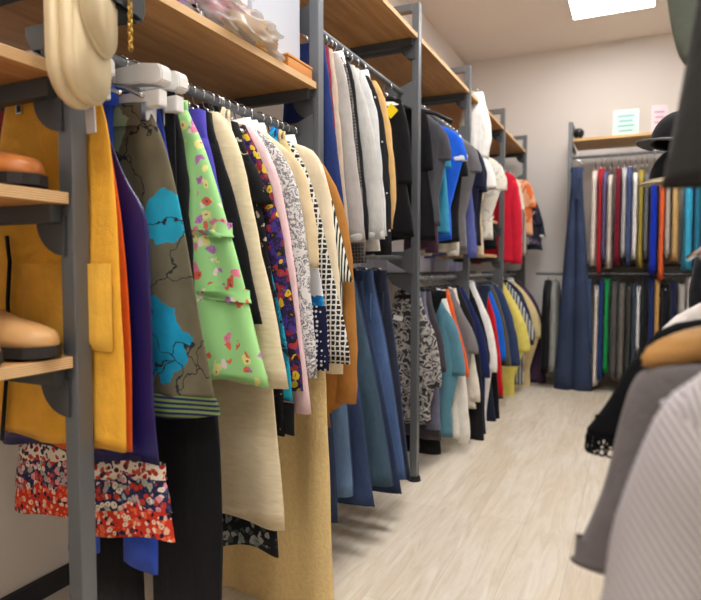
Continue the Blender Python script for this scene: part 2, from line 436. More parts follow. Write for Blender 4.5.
        if kind == 'apron':
            for (xa, ya, xb2, yb2, tm) in g['kw'].get('pockets', []):
                a = at_Y(xa, ya, Y-d); b = at_Y(xb2, yb2, Y-d)
                bm = bmesh.new(); N = 10
                dx = g['kw'].get('dx', 0); xs = [a.x-rail.Xc-dx+(b.x-a.x)*i/N for i in range(N+1)]; zs = [a.z-zb+(b.z-a.z)*i/N for i in range(N+1)]
                V = [[bm.verts.new((x, -d-.012+.003*math.sin(x*30)+(.012 if (i in (0, N) or j == N) else 0), z)) for i, x in enumerate(xs)] for j, z in enumerate(zs)]
                for j in range(N):
                    for i in range(N): bm.faces.new((V[j][i], V[j+1][i], V[j+1][i+1], V[j][i+1]))
                obj('pocket', bm, tm, t)
            for s in (1, -1):
                bm = bmesh.new(); tube(bm, [(s*g['neck']*.9, -.005, zt-.02), (s*.05, -.004, zt+.02), (s*.012, 0, rail.z-zb-.045)], .006, 6, ry=.003); obj('neck_strap', bm, g['kw'].get('strap', mat), t)
    else:  # trousers / jeans
        hw0 = g['neck']
        crotch = zt-.27
        bm = bmesh.new(); rows = []
        for i in range(7):
            z = zt-(zt-crotch)*i/6; w = width_at(full, z)
            rows.append(ringpts(w, .018+(d-.018)*min(1, i/3), z, 32, g['fold']*.5, seed, seed))
        loft(bm, rows)
        for s in (1, -1):
            R = []
            for i in range(14):
                z = crotch+.02+(0-crotch-.02)*i/13; W = width_at(full, max(0, z)); lw = W*.52 if not g['kw'].get('leg') else g['kw']['leg']
                cx = W-lw
                R.append([Vector((s*(cx+lw*1.02*math.cos(2*PI*j/18))+.0*z, d*.95*math.sin(2*PI*j/18)+noise.noise(Vector((j*.5, z*9, seed)))*.007, z+(.006*math.cos(2*PI*j/18+seed) if i == 13 else 0))) for j in range(18)])
            c = sum(R[-1], Vector())/18
            R.append([c+(q-c)*.9 for q in R[-1]]); R.append([c+(q-c)*.88+Vector((0,0,.03)) for q in R[-2]])
            loft(bm, R)
        bmesh.ops.recalc_face_normals(bm, faces=bm.faces); obj('legs', bm, mat, t)
        bm = bmesh.new(); R = []
        for z, f in ((zt-.04, 1.03), (zt-.036, 1.06), (zt+.003, 1.05), (zt+.003, .92)):
            R.append([Vector((math.cos(2*PI*j/24)*hw0*f, math.sin(2*PI*j/24)*.019*f, z)) for j in range(24)])
        loft(bm, R); obj('waistband', bm, mat, t)
        if kind == 'jeans':
            for s in (1, -1):
                bm = bmesh.new(); tube(bm, [(s*(width_at(full, zz)+.001), 0, zz) for zz in [zt-.05-(zt-.05)*i/14 for i in range(15)]], .0028, 6); obj('side_seam', bm, SEAM, t)
            for s in (1, -1):
                bm = bmesh.new(); w = width_at(full, zt-.13)
                A = [(s*w*.25, zt-.09), (s*w*.8, zt-.09), (s*w*.8, zt-.2), (s*w*.52, zt-.225), (s*w*.25, zt-.2)]
                prism(bm, A, 'Y', -d-.007, -d*.7); obj('back_pocket', bm, mat, t, False)
    for (pts3, r3, m3, n3) in g['kw'].get('straps', []):
        bm = bmesh.new(); P = [at_Y(x, y, Y-d*1.3) for x, y in pts3]
        tube(bm, [(p.x-rail.Xc-g['kw'].get('dx', 0), -d*1.2-.004, p.z-zb) for p in P], r3, 6, ry=r3*.4); obj(n3, bm, m3, t)
    tg = g['kw'].get('tag')
    if tg:
        bm = bmesh.new(); (xa, ya, sx, sz, tm, rt) = tg
        p = at_Y(xa, ya, Y-d-.02); cx, cz = (p.x-rail.Xc-g['kw'].get('dx', 0))*(1 if rail.rot == 0 else -1), p.z-zb
        c, s = math.cos(rt), math.sin(rt); q = [(-sx, -sz), (sx, -sz), (sx, sz), (-sx, sz)]
        prism(bm, [(cx+u*c-v*s, cz+u*s+v*c) for u, v in q], 'Y', -d-.022, -d-.0195); o2 = obj('price_tag', bm, tm, t, False); o2['label'] = 'paper price tag'
    if g['hanger']:
        hx = rail.Xc+g['kw'].get('dx', 0) if rail.axis == 'Y' else g['X']; hy = Y if rail.axis == 'Y' else rail.Xc
        if kind in ('tee', 'top', 'jacket', 'coat', 'hoodie', 'shirt', 'sweater', 'blouse', 'dress', 'vest'):
            hw = max(.06, min(.17, width_at(full, zt-.12)-.05)); dr = .075
        else: hw, dr = g['neck']*.9, .03
        st = g['hanger']
        make_hanger(hx, hy, rail.z+.0, rot, st, {'wire': 'thin silver hook hanger', 'white': 'wide white plastic clip hanger', 'black': 'black plastic hanger with silver hook', 'wood': 'light wooden hanger with rounded arms'}[st]+' '+rail.where, {'wire': 'wire', 'white': 'white', 'black': 'black', 'wood': 'wooden'}[st]+' hangers '+rail.where, hw=g['kw'].get('hw', hw), drop=dr)
def finish_rail(rail):
    for g in rail.items:
        if rail.axis == 'Y' and g['Y'] is None:
            g['Y'] = at_X(*g['pts'][g['kw'].get('ref', -1)], g['Xb'] if g['Xb'] is not None else rail.Xb).y
    it = sorted(rail.items, key=lambda g: g['Y'] if rail.axis == 'Y' else g['X'])
    key = (lambda g: g['Y']) if rail.axis == 'Y' else (lambda g: g['X'])
    for i, g in enumerate(it):
        if g['d'] is None:
            gaps = [abs(key(it[j])-key(g)) for j in (i-1, i+1) if 0 <= j < len(it)]
            g['d'] = max(.010, min(.034, (.40 if rail.axis == 'Y' else .52)*min(gaps+[.08])))
            pass
        gaps = [abs(key(it[j])-key(g)) for j in (i-1, i+1) if 0 <= j < len(it)]
        g['d'] = max(.009, min(g['d'], (.46 if rail.axis == 'Y' else .52)*min(gaps+[1]))); g['fold'] = min(g['fold'], g['d']*.5)
    for g in it: build_garment(rail, g)
    print(rail.name, [(round(key(g), 2), g['label'][:14]) for g in it])
# ------------------------------------------------------------------ room
X0, X1, Y0, Y1, ZC = -1.61, 0.80, -2.3, 6.12, 3.13
def struct(name, b, mat, bev=0):
    o = boxo(name, b, mat, None, bev); o['kind'] = 'structure'; return o
fm = NT('pale plank floor', .5, 0, .35)
mp = fm.map((1,1,1), rot=(0,0,PI/2))
br = fm.n('ShaderNodeTexBrick'); fm.l(mp, br.inputs['Vector']); br.offset = .37
for k, v in (('Scale', 1), ('Brick Width', 1.25), ('Row Height', .19), ('Mortar Size', .0012), ('Mortar Smooth', .3), ('Bias', 0)): br.inputs[k].default_value = v
br.inputs['Color1'].default_value = (.2,.2,.2,1); br.inputs['Color2'].default_value = (.8,.8,.8,1); br.inputs['Mortar'].default_value = (.3,.3,.3,1)
rowv = br.outputs[0]
gr = fm.noise(3, fm.map((7, .8, 1)), 6, 1.6, .62)[0]; saw = fm.noise(4, fm.map((1.6, 34, 1)), 4, .5)[0]; bl = fm.noise(1.5, fm.map((1.6, .7, 1)), 4, .8)[0]
a = fm.ramp(gr, [(.28, (190,174,150)), (.48, (206,194,176)), (.72, (220,212,200))])
a = fm.mix(fm.math('MULTIPLY', saw, .30), a, (226,218,206))
a = fm.mix(fm.ramp(bl, [(.42, (0,0,0)), (.68, (150,150,150))]), a, (200,176,138))
a = fm.mix(.22, a, rowv, 'SOFT_LIGHT')
a = fm.mix(fm.math('MULTIPLY', br.outputs[1], .4), a, (160,146,126))
fm.col(a); fm.bump(gr, .08, .001)
struct('floor', (X0-.1, X1+.1, Y0-.1, Y1+.1, -.1, 0), fm.m)
def paint(name, c):
    m = NT(name, .9, 0, .1); n = m.noise(1.3, detail=3)[0]; m.col(m.mix(n, sh(c, .97), sh(c, 1.02))); m.bump(m.noise(160)[0], .08, .001); return m.m
WALL = paint('off white wall paint', (220,213,207)); CEIL = paint('warm white ceiling paint', (230,223,216))
struct('ceiling', (X0-.1, X1+.1, Y0-.1, Y1+.1, ZC, ZC+.1), CEIL)
struct('wall_left', (X0-.1, X0, Y0-.1, Y1+.1, 0, ZC), WALL)
struct('wall_right', (X1, X1+.1, Y0-.1, Y1+.1, 0, ZC), WALL)
struct('wall_back', (X0, X1, Y1, Y1+.1, 0, ZC), WALL)
struct('wall_front', (X0, X1, Y0-.1, Y0, 0, ZC), WALL)
struct('baseboard_left', (X0, X0+.014, Y0, Y1, 0, .055), plain((190,184,178), .5), .002)
struct('trim_1', (X0, X0+.03, Y0, Y1, .056, .112), plain((34,37,46), .5), .004)
struct('baseboard_back', (X0+.014, X1, Y1-.014, Y1, 0, .09), plain((196,190,184), .5), .002)
EM = bpy.data.materials.new('lit diffuser'); EM.use_nodes = True
_t = EM.node_tree; _t.nodes.remove(_t.nodes['Principled BSDF']); _e = _t.nodes.new('ShaderNodeEmission')
_e.inputs[0].default_value = (1, .985, .965, 1); _e.inputs[1].default_value = LAMP = 27.5
_t.links.new(_e.outputs[0], _t.nodes['Material Output'].inputs[0])
EM2 = EM.copy(); EM2.node_tree.nodes['Emission'].inputs[1].default_value = 19.5
for y, where in ((5.12, 'above the back wall rack'), (3.4, 'above the middle of the aisle'), (1.75, 'above the near half of the aisle'), (.35, 'above the camera'), (-1.0, 'behind the camera')):
    t = thing('ceiling_light', 'square white recessed ceiling light panel '+where, 'light', (-.20, y, ZC), 0, 'ceiling light panels')
    boxo('diffuser', (-.3, .3, -.3, .3, -.012, -.004), EM2 if y > 5 else EM, t, 0)
    bm = bmesh.new()
    for b in ((-.315, -.3, -.315, .315), (.3, .315, -.315, .315), (-.3, .3, -.315, -.3), (-.3, .3, .3, .315)): box(bm, b[0], b[1], b[2], b[3], -.015, 0)
    obj('frame', bm, WHITEP, t, False)
# ------------------------------------------------------------------ left rack
XP = -.962; PY = [-.19, .812, 1.775, 2.78, 3.76, 4.86, 5.92]; HP = 2.305
rack = thing('clothes_rack', 'long grey steel clothes rack with plywood shelves along left wall', 'rack', (XP, PY[1], 0))
def rpart(name, bm, mat, parent=rack):
    o = obj(name, bm, mat, parent, False)
    if parent is rack: o.matrix_parent_inverse = Matrix.Translation((-XP, -PY[1], 0))
    return o
hp = .018
for y in PY:
    bm = bmesh.new(); box(bm, XP-hp, XP+hp, y-hp, y+hp, .02, HP, .003); po = rpart('post', bm, STEEL)
    bm = bmesh.new(); bmesh.ops.create_cone(bm, cap_ends=True, segments=24, radius1=.034, radius2=.028, depth=.02, matrix=Matrix.Translation((XP, y, .01))); o = obj('foot', bm, BLACKP, po, False)
    bm = bmesh.new(); box(bm, X0, XP-hp, y-hp, y+hp, HP-.036, HP, .003); rpart('top_bar', bm, STEEL)
def bracket(y, z, depth, s, plate=.10, mat=STEEL_D):
    """arm under a shelf or rail with a curved gusset plate; s = side of the post along Y"""
    bm = bmesh.new(); ya = y+s*.020; yb = ya+s*.004
    box(bm, XP-depth, XP-hp*.5, min(ya, ya+s*.024), max(ya, ya+s*.024), z-.034, z, .002)
    P = [(XP, z-.02), (XP-.075, z-.02)] + [(XP-.075*math.cos(a), z-.03-.065*math.sin(a)) for a in [i*PI/16 for i in range(0, 9)]]
    bm2 = bmesh.new(); prism(bm2, P, 'Y', ya, yb); me = bpy.data.meshes.new('x'); bm2.to_mesh(me); bm2.free(); bm.from_mesh(me); bpy.data.meshes.remove(me)
    rpart('shelf_bracket', bm, mat)
def plate(y, z, s):
    bm = bmesh.new(); ya = y+s*.020
    prism(bm, [(XP, z+.055), (XP, z-.085), (XP-.05, z-.06), (XP-.13, z-.02), (XP-.15, z+.01), (XP-.15, z+.03), (XP-.06, z+.03)], 'Y', ya, ya+s*.005); rpart('rail_bracket', bm, STEEL)
def shelf(ya, yb, z, xb, mat=PLY, xf=XP+.012, th=.022):
    bm = bmesh.new(); box(bm, xb, xf, ya+.021, yb-.021, z-th, z, .0015); rpart('shelf_board', bm, mat)
    bracket(ya, z-th, min(.5, xf-xb-.03), 1); bracket(yb, z-th, min(.5, xf-xb-.03), -1)
def rail(ya, yb, z, x=-1.03):
    bm = bmesh.new(); tube(bm, [(x, ya+.021, z), (x, yb-.021, z)], .0125, 16); o = rpart('hanging_rail', bm, STEEL)
    plate(ya, z, 1); plate(yb, z, -1)
shelf(PY[1], PY[2], 1.655, -1.50)
for i in (2, 3, 5): shelf(PY[i], PY[i+1], 2.158, -1.50)
shelf(PY[4], PY[5], 2.158, -1.50)
for z in (1.66, 1.42, 1.19, .884): shelf(PY[0], PY[1], z, -1.27)
rail(PY[1], PY[2], 1.50)
for i in (2, 3, 4, 5):
    rail(PY[i], PY[i+1], 1.89); rail(PY[i], PY[i+1], .99 if i > 2 else 1.10)
for z in (1.42, 1.154):
    bm = bmesh.new(); box(bm, -1.36, XP-.03, 4.40, PY[5]-.021, z-.022, z, .0015); rpart('shelf_board', bm, PLY)
    bracket(PY[5], z-.022, .38, -1)
# ledge for boxes at the wall
bm = bmesh.new(); box(bm, X0, X0+.22, 3.4, 5.8, 1.0, 1.02, .002); rpart('wall_ledge', bm, STEEL_D)
# ------------------------------------------------------------------ left rails: garments
L1 = Rail('near', -1.03, 1.50, 'Y', -.80, 0, 'on the near left rail')
U2 = Rail('u2', -1.03, 1.87, 'Y', -.86, 0, 'on the upper rail above the jeans')
D2 = Rail('d2', -1.03, 1.10, 'Y', -.85, 0, 'on the low rail of jeans')
U3 = Rail('u3', -1.03, 1.89, 'Y', -.85, 0, 'on the middle upper rail')
D3 = Rail('d3', -1.03, .99, 'Y', -.84, 0, 'on the middle lower rail')
U4 = Rail('u4', -1.03, 1.89, 'Y', -.84, 0, 'on the far upper rail')
D4 = Rail('d4', -1.03, .99, 'Y', -.83, 0, 'on the far lower rail')
U5 = Rail('u5', -1.03, 1.89, 'Y', -.80, 0, 'on the corner upper rail')
D5 = Rail('d5', -1.03, .99, 'Y', -.78, 0, 'on the corner lower rail')
G = garment
YEL = solid((236,174,58)); YEL2 = solid((240,182,70)); ORG = solid((222,92,24)); NAVYP = plain((32,28,88), .25, 0, .5); BLK = solid((20,20,23)); BLK2 = solid((30,29,32))
# nearest bay, front to back
G(L1, 'apron', [(102,106),(108,125),(116,200),(123,330),(127,452)], YEL, 'yellow linen apron with a wide front pocket', Y=.848, neck=.125, dx=-.035, ztop=1.425, d=.011, fold=.005, hanger='white', pockets=[(22,264,114,352,YEL2)], straps=[([(8,236),(11,262),(9,300),(10,350),(6,400),(3,440)], .007, BLK, 'tie_strap')], tag=(91,120,.012,.024,plain((206,206,210),.5),.05), strap=BLK, hemw=.004, hw=.125)
G(L1, 'apron', [(108,135),(114,170),(122,222),(130,300),(133,455)], ORG, 'orange linen apron just behind the yellow apron', Y=.880, neck=.09, ztop=1.40, d=.008, dx=-.05, fold=.004, hanger='wire', hw=.125)
G(L1, 'apron', [(110,140),(128,185),(150,214),(151,300),(153,400),(160,468)], NAVYP, 'glossy navy vinyl apron behind the orange one', Y=.908, neck=.08, ztop=1.41, d=.010, dx=-.06, fold=.005, hanger='white', hw=.125)
TW = floral((232,224,206), [(178,44,36),(40,36,76),(200,80,60),(90,40,50)], 80, .5); TN = floral((38,34,72), [(228,216,200),(196,56,40),(226,150,160),(168,170,160)], 75, .55, stem=(70,80,110)); TR = floral((206,54,32), [(232,190,160),(30,30,66),(236,110,70),(240,214,190)], 85, .5)
G(L1, 'skirt', [(108,120),(114,250),(128,400),(150,455),(164,480),(168,541)], TN, 'tiered floral skirt in navy, cream and red', Y=.940, neck=.08, ztop=1.30, d=.012, dx=-.06, fold=.008, hanger='wire', hw=.12, tiers=[(462,483,.02,TW,'ruffle_tier'),(478,515,.024,TN,'ruffle_tier'),(506,543,.03,TR,'ruffle_tier')])
G(L1, 'pants', [(111,110),(114,180),(130,330),(154,480),(158,572)], solid((52,84,196)), 'bright blue trousers showing below the floral skirt', Y=.972, neck=.045, dx=-.03, d=.011, hanger='wire', hw=.12, leg=.05)
def butterfly(base, spots):
    m = NT('butterfly print', .85, 0, .2); cur = m.mix(m.noise(18, detail=4)[0], sh(base, .82), sh(base, 1.14)); nz = m.noise(16, detail=3)
    cmb = m.map((1, 0, 1)); src = m.mix(.10, cmb, nz[1], 'ADD')
    for (x, z, r, c) in spots:
        vm = m.n('ShaderNodeVectorMath', operation='DISTANCE'); m.l(src, vm.inputs[0]); vm.inputs[1].default_value = (x+.05, 0.05, z+.05)
        cur = m.mix(m.math('LESS_THAN', vm.outputs[1], r), cur, m.mix(nz[0], sh(c, .75), sh(c, 1.15)))
    e = m.vor(7, m.mix(.12, m.co, nz[1], 'ADD'), feat='DISTANCE_TO_EDGE')[0]
    cur = m.mix(m.ramp(e, [(0, (255,255,255)), (.0085, (0,0,0))], True), cur, (44,46,52))
    m.col(cur); m.bump(m.noise(11, m.map((1,1,.3)))[0], .5, .01); return m.m
# local heights measured from the hem
G(L1, 'skirt', [(152,88),(168,150),(189,260),(203,340),(215,406)], butterfly((108,102,82), [(.10,.13,.085,(28,150,190)),(.13,.40,.06,(40,160,190)),(-.02,.60,.05,(150,168,140)),(.05,.68,.035,(214,84,110)),(-.06,.40,.07,(140,150,110)),(-.02,.2,.08,(28,150,190))]), 'olive skirt printed with turquoise butterflies', Xb=-.785, neck=.075, ztop=1.40, d=.03, fold=.008, hanger='white', hw=.13, tiers=[(398,418,.012,stripes((34,40,84),(120,140,80),30,'Z'),'underskirt')])
G(L1, 'top', [(150,92),(164,130),(172,190),(180,260)], solid((48,70,170)), 'royal blue top squeezed behind the olive skirt', Y=1.035, d=.012, hanger='wire')
G(L1, 'pants', [(180,300),(205,380),(221,410),(222,640)], BLK, 'long black trousers reaching almost to the floor', Xb=-.815, neck=.1, d=.022, hanger='white', hw=.13, leg=.1)
G(L1, 'jacket', [(172,92),(184,140),(188,200),(194,290)], solid((26,26,29)), 'black jacket left of the green floral dress', Y=1.09, sleeve=290, hem=280, d=.016, hanger='wire', collar='shirt', sr=.04)
GD = floral((166,224,146), [(232,130,160),(240,232,150),(232,110,84),(190,120,190),(244,226,218)], 36, .42, cover=.47)
G(L1, 'dress', [(192,104),(206,150),(231,232),(250,310),(270,386)], GD, 'light green sundress with pink and yellow flowers', Xb=-.735, neck=.07, ztop=1.42, d=.03, fold=.009, hanger='wire', tiers=[(228,238,.004,GD,'waist_seam'),(292,304,.006,GD,'pocket_frill')])
G(L1, 'blouse', [(193,98),(207,140),(219,190),(228,260)], solid((86,76,190)), 'violet blouse right of the green dress', Y=1.20, sleeve=270, d=.012, sr=.035)
G(L1, 'coat', [(212,128),(233,190),(252,280),(262,322)], BLK, 'black coat between violet blouse and cream coat', Y=1.225, sleeve=324, d=.014, sr=.045, noplacket=1)
CRM = NT('cream boucle', .92, 0, .1); _n = CRM.noise(26, CRM.map((1, 1, 4)), 4)[0]; CRM.col(CRM.mix(_n, (214,194,156), (240,226,196))); CRM.bump(_n, .5, .003); CRM = CRM.m
G(L1, 'coat', [(226,118),(240,150),(253,205),(270,295),(288,385)], CRM, 'cream nubby coat with straight sleeves', Xb=-.765, sleeve=389, d=.026, sr=.055, ztop=1.445, noplacket=1, collar='crew', fold=.006)
G(L1, 'dress', [(240,180),(258,280),(275,400),(285,528)], CRM, 'long cream dress below the cream coat', Xb=-.80, d=.02, fold=.006, neck=.07)
G(L1, 'tee', [(246,150),(258,172),(270,200)], speckle((18,18,20),(26,26,28),34,.56,(170,160,140)), 'black blouse with small beige print and short sleeves', Y=1.335, sleeve=204, hem=435, d=.012, bw=.2)
G(L1, 'skirt', [(262,230),(278,300),(290,360),(293,404)], speckle((16,40,50),(20,120,150),16,.46,(30,160,190)), 'turquoise and black skirt', Xb=-.80, neck=.09, ztop=1.30, d=.014, tiers=[(404,436,.0,BLK,'black_hem')])
COL = floral((40,30,66), [(206,172,40),(128,32,52),(66,50,130),(30,28,34),(160,48,58)], 56, .6, stem=(70,48,140))
G(L1, 'blouse', [(262,160),(276,205),(291,290),(303,386)], COL, 'dark blouse patterned in purple, yellow and red', Xb=-.785, sleeve=391, d=.02, sr=.04, fold=.007)
G(L1, 'blouse', [(264,142),(281,185),(293,250),(308,400),(310,414)], solid((236,202,204)), 'pale pink blouse', Y=1.405, sleeve=414, d=.014, sr=.03, collar='shirt')
G(L1, 'blouse', [(284,152),(300,195),(308,265),(314,340),(317,376)], speckle((222,220,218),(120,120,124),55,.5,(205,203,202),2), 'white blouse with fine grey mottled print', Xb=-.78, sleeve=378, d=.02, sr=.04, collar='shirt', fold=.006)
G(L1, 'jacket', [(298,158),(309,185),(317,228),(318,266)], solid((228,206,168)), 'sand cropped jacket with short bent sleeves', Y=1.475, sleeve=268, d=.014, collar='shirt', noplacket=1)
G(L1, 'dress', [(304,190),(314,245),(325,300),(328,366)], floral((20,110,180), [(10,60,150),(230,232,236),(150,40,120),(30,150,200)], 10, .6), 'bright blue dress with white and magenta flowers', Y=1.535, neck=.06, d=.013, tiers=[(306,368,.0,dots((24,26,60),(230,230,230),70,.3),'dotted_hem')])
GOLDB = brocade((232,202,140), (222,188,140), (240,220,140))
G(L1, 'dress', [(300,170),(312,230),(324,330),(330,480),(335,650)], GOLDB, 'floor length golden brocade gown', Y=1.575, neck=.07, d=.026, fold=.016, hemw=.01, hanger='wire')
G(L1, 'jacket', [(305,165),(320,215),(335,290),(349,345),(350,364)], tweed((32,32,38),(222,218,208), .62), 'black and white open check tweed jacket', Y=1.615, sleeve=364, hem=364, d=.017, sr=.055, noplacket=1)
G(L1, 'jacket', [(316,150),(328,180),(334,225),(341,300),(342,372)], solid((236,220,190)), 'long cream jacket with padded shoulders', Y=1.645, sleeve=374, d=.014, sr=.04, collar='shirt', noplacket=1)
G(L1, 'tee', [(322,170),(333,205),(343,245),(352,280)], stripes((24,36,30),(226,226,214),34,'X'), 'short sleeved top with black and white stripes', Y=1.68, sleeve=282, hem=350, d=.012, sr=.05)
CAM = solid((178,122,60), .95)
G(L1, 'coat', [(325,165),(342,200),(352,250),(357,340),(356,402)], CAM, 'tan suede coat at the end', Y=1.728, sleeve=404, hem=430, d=.017, sr=.05, noplacket=1, bw=.13)
G(L1, 'skirt', [(250,300),(268,420),(279,556)], floral((24,24,28), [(120,130,130),(60,70,76),(150,150,144)], 45, .5), 'black patterned skirt peeping out under the long cream dress', Y=1.325, neck=.07, ztop=1.28, d=.010, fold=.012, hemw=.014, nolab=1)
# upper rail above the jeans
GRYK = solid((176,170,165)); LGRY = solid((196,194,190))
G(U2, 'jacket', [(328,72),(337,155),(343,200),(345,255)], solid((40,56,110)), 'navy jacket', Y=1.835, sleeve=256, d=.014)
G(U2, 'sweater', [(331,76),(337,155),(344,250)], solid((140,44,62)), 'maroon sweater', Y=1.865, d=.012, sleeve=250)
G(U2, 'top', [(335,70),(342,150),(350,250)], solid((196,178,158)), 'beige long sleeved top', Y=1.895, d=.012, sleeve=250)
G(U2, 'hoodie', [(341,56),(348,84),(355,150),(362,205),(365,238)], GRYK, 'heather grey hooded sweatshirt', Y=1.945, sleeve=241, d=.026, sr=.055, cuff=GRYK)
G(U2, 'shirt', [(350,80),(359,150),(366,262)], tweed((60,58,58),(110,106,104),.8), 'dark grey checked shirt', Y=1.99, sleeve=263, d=.012, collar='shirt')
G(U2, 'hoodie', [(353,72),(361,150),(368,215)], BLK2, 'black hooded sweatshirt', Y=2.02, sleeve=240, d=.015)
G(U2, 'sweater', [(361,86),(371,120),(378,165),(384,236)], LGRY, 'light grey crew neck sweater', Y=2.08, sleeve=238, d=.02, sr=.05, collar='crew', cuff=LGRY)
G(U2, 'top', [(358,95),(368,150),(380,250)], solid((232,230,226)), 'white long sleeved top', Y=2.12, d=.012, sleeve=251)
G(U2, 'hoodie', [(371,90),(378,120),(382,170),(387,235)], solid((206,206,206)), 'pale grey sweatshirt with a blue sleeve patch', Y=2.16, sleeve=236, d=.015)
G(U2, 'shirt', [(379,98),(386,140),(391,200),(391,254)], dots((26,26,29),(190,188,184),34,.16,1), 'black shirt with tiny white dots', Y=2.22, sleeve=255, d=.02, collar='shirt')
G(U2, 'jacket', [(384,94),(391,130),(397,195),(392,228)], solid((214,172,112)), 'tan corduroy jacket', Y=2.29, sleeve=229, d=.024, noplacket=1)
G(U2, 'tee', [(398,96),(408,122),(412,165),(412,180)], BLK, 'black t-shirt with a yellow tag', Y=2.58, sleeve=184, hem=236, d=.026, sr=.06, hanger='black', collar='crew', tag=(391,111,.024,.024,plain((246,214,20),.6),.75), bw=.12)
# jeans
G(D2, 'jeans', [(322,300),(330,400),(336,480),(337,523)], denim((34,44,78)), 'dark indigo jeans nearest the gown', Y=1.80, neck=.06, d=.034, hanger='wire')
G(D2, 'jeans', [(335,290),(345,380),(352,470),(353,495)], denim((84,116,158)), 'pale blue jeans', Y=1.87, neck=.06, d=.034, hanger='wire')
G(D2, 'jeans', [(345,290),(358,380),(368,470),(374,507)], denim((38,56,96)), 'deep blue flared jeans', Y=1.95, neck=.06, d=.034)
G(D2, 'jeans', [(355,282),(372,360),(386,440),(393,485)], denim((52,78,98)), 'teal blue wide leg jeans', Y=2.07, neck=.06, d=.034)
G(D2, 'jeans', [(360,290),(376,360),(392,440),(401,494)], denim((30,42,72)), 'blackish blue jeans behind the teal pair', Y=2.17, neck=.06, d=.034)
G(D2, 'jeans', [(372,275),(388,350),(399,430),(406,478)], denim((58,86,136)), 'mid blue straight jeans', Y=2.27, neck=.06, d=.034)
G(D2, 'jeans', [(386,280),(396,350),(404,430),(410,480)], denim((30,34,52)), 'charcoal jeans beside the post', Y=2.42, neck=.06, d=.034)
# middle upper rail
G(U3, 'tee', [(428,114),(432,150),(433,165)], BLK, 'black t-shirt on a black hanger', Y=2.87, sleeve=170, hem=240, d=.02, hanger='black', hw=.22, bw=.13)
G(U3, 'tee', [(435,104),(446,130),(451,152)], solid((78,78,84)), 'charcoal t-shirt', Y=2.98, sleeve=160, hem=225, d=.026, sr=.055, collar='crew', bw=.12)
G(U3, 'top', [(430,130),(436,180),(438,250)], solid((86,58,76)), 'plum long sleeved top', Y=3.06, sleeve=253, d=.02)
G(U3, 'tee', [(440,112),(448,140),(451,164)], solid((62,150,186)), 'turquoise t-shirt', Y=3.13, sleeve=168, hem=235, d=.016, bw=.13)
G(U3, 'tee', [(449,110),(461,134),(467,156)], solid((36,100,222)), 'royal blue t-shirt with a white sleeve stripe', Y=3.24, sleeve=160, hem=240, d=.026, sr=.06, cuff=solid((230,230,232)), collar='crew', bw=.11)
G(U3, 'tee', [(452,118),(463,145),(468,170)], BLK2, 'black polo shirt', Y=3.33, sleeve=176, hem=242, d=.02, bw=.13)
G(U3, 'top', [(448,130),(455,190),(459,252)], solid((224,216,200)), 'cream long sleeved top', Y=3.40, sleeve=255, d=.02, cuff=solid((224,216,200)))
G(U3, 'tee', [(462,120),(475,145),(481,166)], solid((112,110,112)), 'mid grey t-shirt', Y=3.48, sleeve=172, hem=250, d=.022, sr=.055, collar='crew', bw=.13)
G(U3, 'top', [(456,130),(463,190),(467,250)], solid((150,146,146)), 'grey long sleeved top', Y=3.55, sleeve=254, d=.018)
G(U3, 'shirt', [(462,130),(472,190),(477,254)], solid((88,96,156)), 'slate blue shirt', Y=3.63, sleeve=258, d=.022, collar='shirt')
G(U3, 'tee', [(466,128),(478,150),(484,168)], solid((30,34,56)), 'navy t-shirt', Y=3.70, sleeve=188, hem=240, d=.016, bw=.14)
# middle lower rail
CAMO = camo((58,58,60),(128,124,122),(176,170,166))
G(D3, 'tee', [(424,312),(435,332),(440,362),(442,382)], CAMO, 'grey floral patterned t-shirt', Y=2.86, sleeve=387, hem=425, d=.022, sr=.055, collar='crew', cmat=BLK2, bw=.12, tag=(398,318,.025,.012,plain((238,238,236),.7),-.15), hanger='black')
G(D3, 'sweater', [(426,312),(435,335),(439,380),(440,425)], solid((104,104,126)), 'lavender grey sweatshirt', Y=2.95, sleeve=430, d=.026, sr=.05, hanger='black')
G(D3, 'shirt', [(433,310),(443,338),(446,368)], solid((70,66,72)), 'charcoal short sleeved shirt', Y=3.03, sleeve=372, hem=440, d=.018, hanger='black', bw=.12)
G(D3, 'pants', [(430,330),(437,400),(441,454)], BLK, 'black trousers', Y=3.08, neck=.13, d=.018, hanger='black', leg=.08)
G(D3, 'tee', [(440,302),(455,320),(463,350),(465,370)], solid((88,136,154)), 'teal blue t-shirt', Y=3.22, sleeve=376, hem=438, d=.03, sr=.06, collar='crew', hanger='black', bw=.13)
G(D3, 'top', [(448,310),(461,340),(467,390),(470,440)], solid((232,226,216)), 'white long sleeved top', Y=3.31, sleeve=444, d=.022, hanger='black')
G(D3, 'tee', [(454,312),(464,345),(469,372)], solid((226,98,40)), 'orange t-shirt', Y=3.37, sleeve=377, hem=420, d=.016, hanger='black', bw=.12)
G(D3, 'tee', [(460,308),(473,330),(478,348)], solid((124,122,124)), 'heather grey t-shirt', Y=3.46, sleeve=354, hem=430, d=.022, sr=.055, collar='crew', hanger='black', bw=.14)
G(D3, 'blouse', [(462,318),(474,350),(480,396)], solid((228,220,206)), 'ivory blouse', Y=3.53, sleeve=402, hem=410, d=.018, hanger='black')
G(D3, 'jacket', [(468,308),(478,335),(483,400),(484,444)], BLK2, 'black track jacket with white hem', Y=3.61, sleeve=446, d=.022, cuff=solid((228,224,218)), hanger='black', noplacket=1)
G(D3, 'jacket', [(472,306),(484,330),(490,372)], solid((34,44,92)), 'navy jacket with blue lining', Y=3.70, sleeve=378, hem=435, d=.016, hanger='black', noplacket=1)
